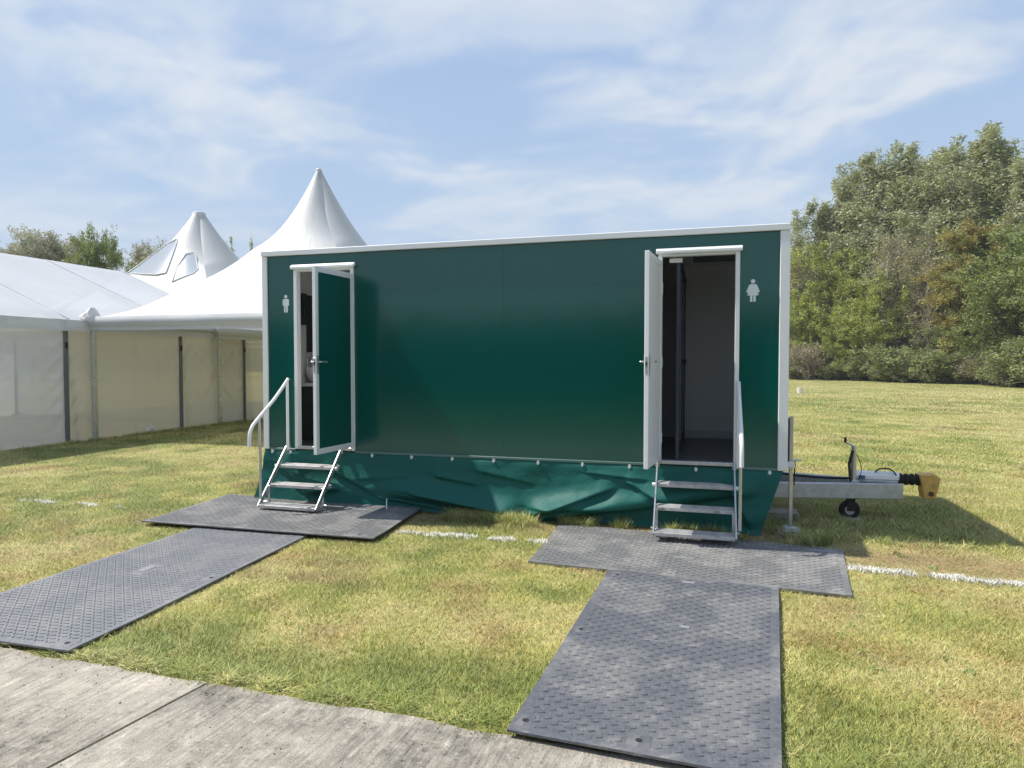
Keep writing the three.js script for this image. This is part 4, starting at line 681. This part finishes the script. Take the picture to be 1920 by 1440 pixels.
// ------------------------------------------------------------------ grass blades, chalk line, small things
function bladePatch(seed, size, n, w, h, litter = 0.3) {
  const r = rng(seed), pos = [], nor = [], col = [];
  for (let i = 0; i < n; i++) {
    const x = (r() - 0.5) * size, z = (r() - 0.5) * size, a = r() * TAU, hh = h * (0.45 + 0.9 * r()), lean = hh * (0.3 + 1.1 * r()), b = r() * TAU, dx = Math.cos(a) * w / 2, dz = Math.sin(a) * w / 2, tx = Math.cos(b) * lean, tz = Math.sin(b) * lean;
    const flat = r() < litter, top = flat ? hh * 0.3 : hh;
    pos.push(x - dx, -0.004, z - dz, x + dx, -0.004, z + dz, x + tx * 0.55 + dx * 0.8, top * 0.62, z + tz * 0.55 + dz * 0.8, x - dx, -0.004, z - dz, x + tx * 0.55 + dx * 0.8, top * 0.62, z + tz * 0.55 + dz * 0.8, x + tx * 0.55 - dx * 0.8, top * 0.62, z + tz * 0.55 - dz * 0.8,
      x + tx * 0.55 - dx * 0.8, top * 0.62, z + tz * 0.55 - dz * 0.8, x + tx * 0.55 + dx * 0.8, top * 0.62, z + tz * 0.55 + dz * 0.8, x + tx, top, z + tz);
    for (let t = pos.length - 27; t < pos.length; t += 9) { const ax = pos[t + 3] - pos[t], az = pos[t + 5] - pos[t + 2], bx = pos[t + 6] - pos[t], bz = pos[t + 8] - pos[t + 2]; if (az * bx - ax * bz < 0) for (let k = 0; k < 3; k++) { const q = pos[t + 3 + k]; pos[t + 3 + k] = pos[t + 6 + k]; pos[t + 6 + k] = q; } }   // blades face up
    const nx = -tx * 0.6, nz = -tz * 0.6, ny = hh, l = Math.hypot(nx, ny, nz);
    const c = flat || r() < 0.2 ? [1.28, 1.2, 1.35] : r() < 0.5 ? [1.0, 0.98, 0.88] : [0.62, 0.76, 0.52], j = 0.8 + 0.4 * r();
    for (let k = 0; k < 9; k++) { nor.push(nx / l, ny / l, nz / l); col.push(c[0] * j, c[1] * j, c[2] * j); }
  }
  const g = new THREE.BufferGeometry(); g.setAttribute('position', new THREE.Float32BufferAttribute(pos, 3)); g.setAttribute('normal', new THREE.Float32BufferAttribute(nor, 3)); g.setAttribute('color', new THREE.Float32BufferAttribute(col, 3));
  return g;
}
{
  const R = rng(4242), o = new THREE.Object3D(), c = new THREE.Color(), quads = Object.values(MATS).map((q) => { const cx = (q[0][0] + q[2][0]) / 2, cz = (q[0][1] + q[2][1]) / 2; return q.map(([x, z]) => [cx + (x - cx) * 0.97, cz + (z - cz) * 0.97]); });
  const seen = (x, z, margin) => { const dx = x - 5.094, dz = z - 6.886, f = -dx * 0.2778 - dz * 0.9606, s = dx * 0.9606 - dz * 0.2778; return f > 0.5 && Math.abs(s) < f * 0.768 * margin + 1.5; };
  const blocked = (x, z) => z > concreteEdge(x) - 0.10 || quads.some((q) => inQuad(x, z, q)) || (x > 0.2 && x < 5.6 && z < -0.15 && z > -2.2) || (x < -7.7 && z > -9);
  const lay = (name, label, patches, cell, area, size, base) => {
    const list = patches.map(() => []);
    for (let z = area[2]; z < area[3]; z += cell) for (let x = area[0]; x < area[1]; x += cell) {
      const px = x + R() * cell, pz = z + R() * cell; if (!seen(px, pz, 1.15) || blocked(px, pz)) continue;
      list[Math.floor(R() * patches.length)].push([px, pz]);
    }
    const all = list.map((l, k) => {
      const m = new THREE.InstancedMesh(patches[k], M.grass, l.length);
      l.forEach(([x, z], i) => {
        const [t, len] = turf(x, z), j = 0.86 + 0.28 * R();
        o.position.set(x, 0.002, z); o.rotation.set(0, R() * TAU, 0); o.scale.set(size, (len / base) * (0.8 + 0.4 * R()), size); o.updateMatrix(); m.setMatrixAt(i, o.matrix); m.setColorAt(i, c.setRGB(t[0] * j, t[1] * j, t[2] * j));
      });
      m.name = numbered(name); m.castShadow = m.receiveShadow = true; m.userData = { kind: 'stuff', label, category: 'grass' }; scene.add(m);
      return m;
    });
    return all;
  };
  lay('grass', 'short dry mown grass close to the camera', [11, 12, 13, 14].map((s) => bladePatch(s, 0.25, 420, 0.0031, 0.030, 0.4)), 0.12, [-9, 13, -4.5, 4.1], 1, 0.036);
  lay('grass', 'short dry mown grass round and beyond the trailer', [21, 22, 23].map((s) => bladePatch(s, 0.42, 300, 0.006, 0.04)), 0.2, [-9, 16, -18, -4.5], 1, 0.038);
  lay('grass', 'pale dry grass of the far field', [31, 32, 33].map((s) => bladePatch(s, 0.9, 320, 0.014, 0.05)), 0.46, [-6, 34, -68, -18], 1, 0.04);
  // loose tall tufts along the skirt, the mats and the concrete
  const tuft = [41, 42].map((s) => bladePatch(s, 0.09, 46, 0.004, 0.085, 0.05)), spots = [[], []];
  for (let i = 0; i < 620; i++) { const x = 2.0 + 4.2 * R(), z = 0.10 + 0.25 * Math.pow(R(), 1.5); if (!blocked(x, z) && fbm(x * 1.4 + 3, z * 1.4 + 8, 3) > 0.45) spots[i % 2].push([x, z, 0.8 + 0.7 * R(), R() < 0.4]); }
  for (let i = 0; i < 700; i++) { const x = -0.5 + 10 * R(), z = concreteEdge(x) - 0.05 - 0.3 * R() * R(); if (!quads.some((q) => inQuad(x, z, q))) spots[i % 2].push([x, z, 0.16 + 0.3 * R(), R() < 0.3]); }
  for (let i = 0; i < 260; i++) { const x = -7.45 + 0.25 * R(), z = -9 + 9 * R(); spots[i % 2].push([x, z, 0.7 + 0.6 * R(), R() < 0.3]); }
  for (let i = 0; i < 200; i++) { const x = 5.7 + 2 * R(), z = -1.6 + 1.7 * R(); spots[i % 2].push([x, z, 0.6 + 0.5 * R(), R() < 0.2]); }
  spots.forEach((l, k) => {
    const m = new THREE.InstancedMesh(tuft[k], M.grass, l.length);
    l.forEach(([x, z, s, dry], i) => { o.position.set(x, 0, z); o.rotation.set(0, R() * TAU, 0); o.scale.set(1, s, 1); o.updateMatrix(); m.setMatrixAt(i, o.matrix); const t = dry ? straw : mix3(green, yellow, R() * 0.7), j = 0.8 + 0.4 * R(); m.setColorAt(i, c.setRGB(t[0] * j, t[1] * j, t[2] * j)); });
    m.name = numbered('grass_tufts'); m.castShadow = m.receiveShadow = true; m.userData = { kind: 'stuff', label: 'longer unmown tufts along skirt, mats and path edge', category: 'grass' }; scene.add(m);
  });
  // low broad-leaved weeds in the sward, and crumbs of soil along the edge of the concrete
  const weed = bladePatch(61, 0.07, 22, 0.012, 0.022, 0.2), ws = [];
  for (let i = 0; i < 700; i++) { const x = -3 + 13 * R(), z = -1 + 4.9 * R(); if (!blocked(x, z) && fbm(x * 0.8 + 90, z * 0.8, 3) > 0.5) ws.push([x, z]); }
  const wm = new THREE.InstancedMesh(weed, M.grass, ws.length);
  ws.forEach(([x, z], i) => { o.position.set(x, 0.002, z); o.rotation.set(0, R() * TAU, 0); o.scale.setScalar(0.4 + 0.6 * R()); o.updateMatrix(); wm.setMatrixAt(i, o.matrix); const j = 0.8 + 0.5 * R(); wm.setColorAt(i, c.setRGB(0.25 * j, 0.34 * j, 0.09 * j)); });
  wm.name = 'lawn_weeds'; wm.castShadow = wm.receiveShadow = true; wm.userData = { kind: 'stuff', label: 'low green clover and plantain scattered in the mown grass', category: 'weeds' }; scene.add(wm);
  const crumb = new ConvexGeometry([...Array(9)].map(() => new THREE.Vector3(R() - 0.5, (R() - 0.5) * 0.6, R() - 0.5))), cm = new THREE.InstancedMesh(crumb, std({ color: white, roughness: 1 }), 2600);
  for (let i = 0; i < 2600; i++) { const x = -2 + 10 * R(), e = concreteEdge(x), z = e - 0.06 + (R() < 0.75 ? 0.12 * R() * R() : 1.1 * R() * R()); o.position.set(x, 0.014, z); o.rotation.set(R(), R() * TAU, R()); o.scale.setScalar(0.004 + 0.011 * R() * R()); o.updateMatrix(); cm.setMatrixAt(i, o.matrix); const j = 0.7 + 0.7 * R(), t = R() < 0.3 ? [0.34, 0.29, 0.17] : [0.15, 0.11, 0.075]; cm.setColorAt(i, c.setRGB(t[0] * j, t[1] * j, t[2] * j)); }
  cm.name = 'soil_crumbs'; cm.castShadow = cm.receiveShadow = true; cm.userData = { kind: 'stuff', label: 'crumbs of soil and dead grass along the concrete edge', category: 'soil' }; scene.add(cm);
  // white line marking: chalked blades
  const chalk = bladePatch(51, 0.05, 40, 0.0055, 0.026, 0.55); { const a = chalk.attributes.color.array; for (let i = 0; i < a.length; i++) a[i] = 1; }
  const cs = [];
  for (let x = -7; x < 12; x += 0.006) {
    const bold = x > 6.2 ? 0.95 * smooth(8.4, 7.2, x) + 0.2 : x > 2.3 && x < 3.7 ? 0.6 : 0.26, broken = fbm(x * 2.6 + 4, 0.7, 4, 0, 0.65), patch = fbm(x * 9, 3.1, 3);
    if (broken < 0.60 - bold * 0.24 || R() > (0.3 + bold * 0.6) * smooth(0.25, 0.55, patch + 0.2 * bold)) continue;
    const z = chalkZ(x) + (fbm(x * 4, 9.4, 3) - 0.5) * 0.09 + (R() + R() - 1) * (0.03 + 0.06 * patch); if (!blocked(x, z) && !Object.values(MATS).some((q) => inQuad(x, z, q))) cs.push([x, z]);
  }
  const m = new THREE.InstancedMesh(chalk, std({ color: white, roughness: 1, side: THREE.DoubleSide }), cs.length);
  cs.forEach(([x, z], i) => { o.position.set(x, 0.006, z); o.rotation.set(0, R() * TAU, 0); o.scale.set(1, 1.1, 1); o.updateMatrix(); m.setMatrixAt(i, o.matrix); const j = 0.62 + 0.25 * R(); m.setColorAt(i, c.setRGB(j, j * 0.985, j * 0.9)); });
  m.name = 'chalk_line'; m.castShadow = m.receiveShadow = true; m.userData = { kind: 'stuff', label: 'broken white chalk line marked across the grass', category: 'line marking' }; scene.add(m);
}
{ // white tub left out on the field
  const t = thing('plastic_tub', 'small white tub standing far out on the field', 'tub', [10.06, 0, -32.1]);
  part('body', new THREE.LatheGeometry([[0.001, 0.005], [0.13, 0.005], [0.14, 0.02], [0.165, 0.3], [0.175, 0.31], [0.165, 0.315], [0.155, 0.3], [0.13, 0.03]].map(([x, y]) => new THREE.Vector2(x, y)), 24), std({ color: rgb(0.8, 0.8, 0.78), roughness: 0.5, side: THREE.DoubleSide }), t);
  part('lid', cyl(0.172, 0.025, 'y', 24), std({ color: rgb(0.72, 0.6, 0.55), roughness: 0.5 }), t, [0, 0.322, 0]);
}

// a little milky air between here and the wood
scene.fog = new THREE.FogExp2(rgb(0.80, 0.87, 0.95), 0.00055);

renderer.render(scene, camera);
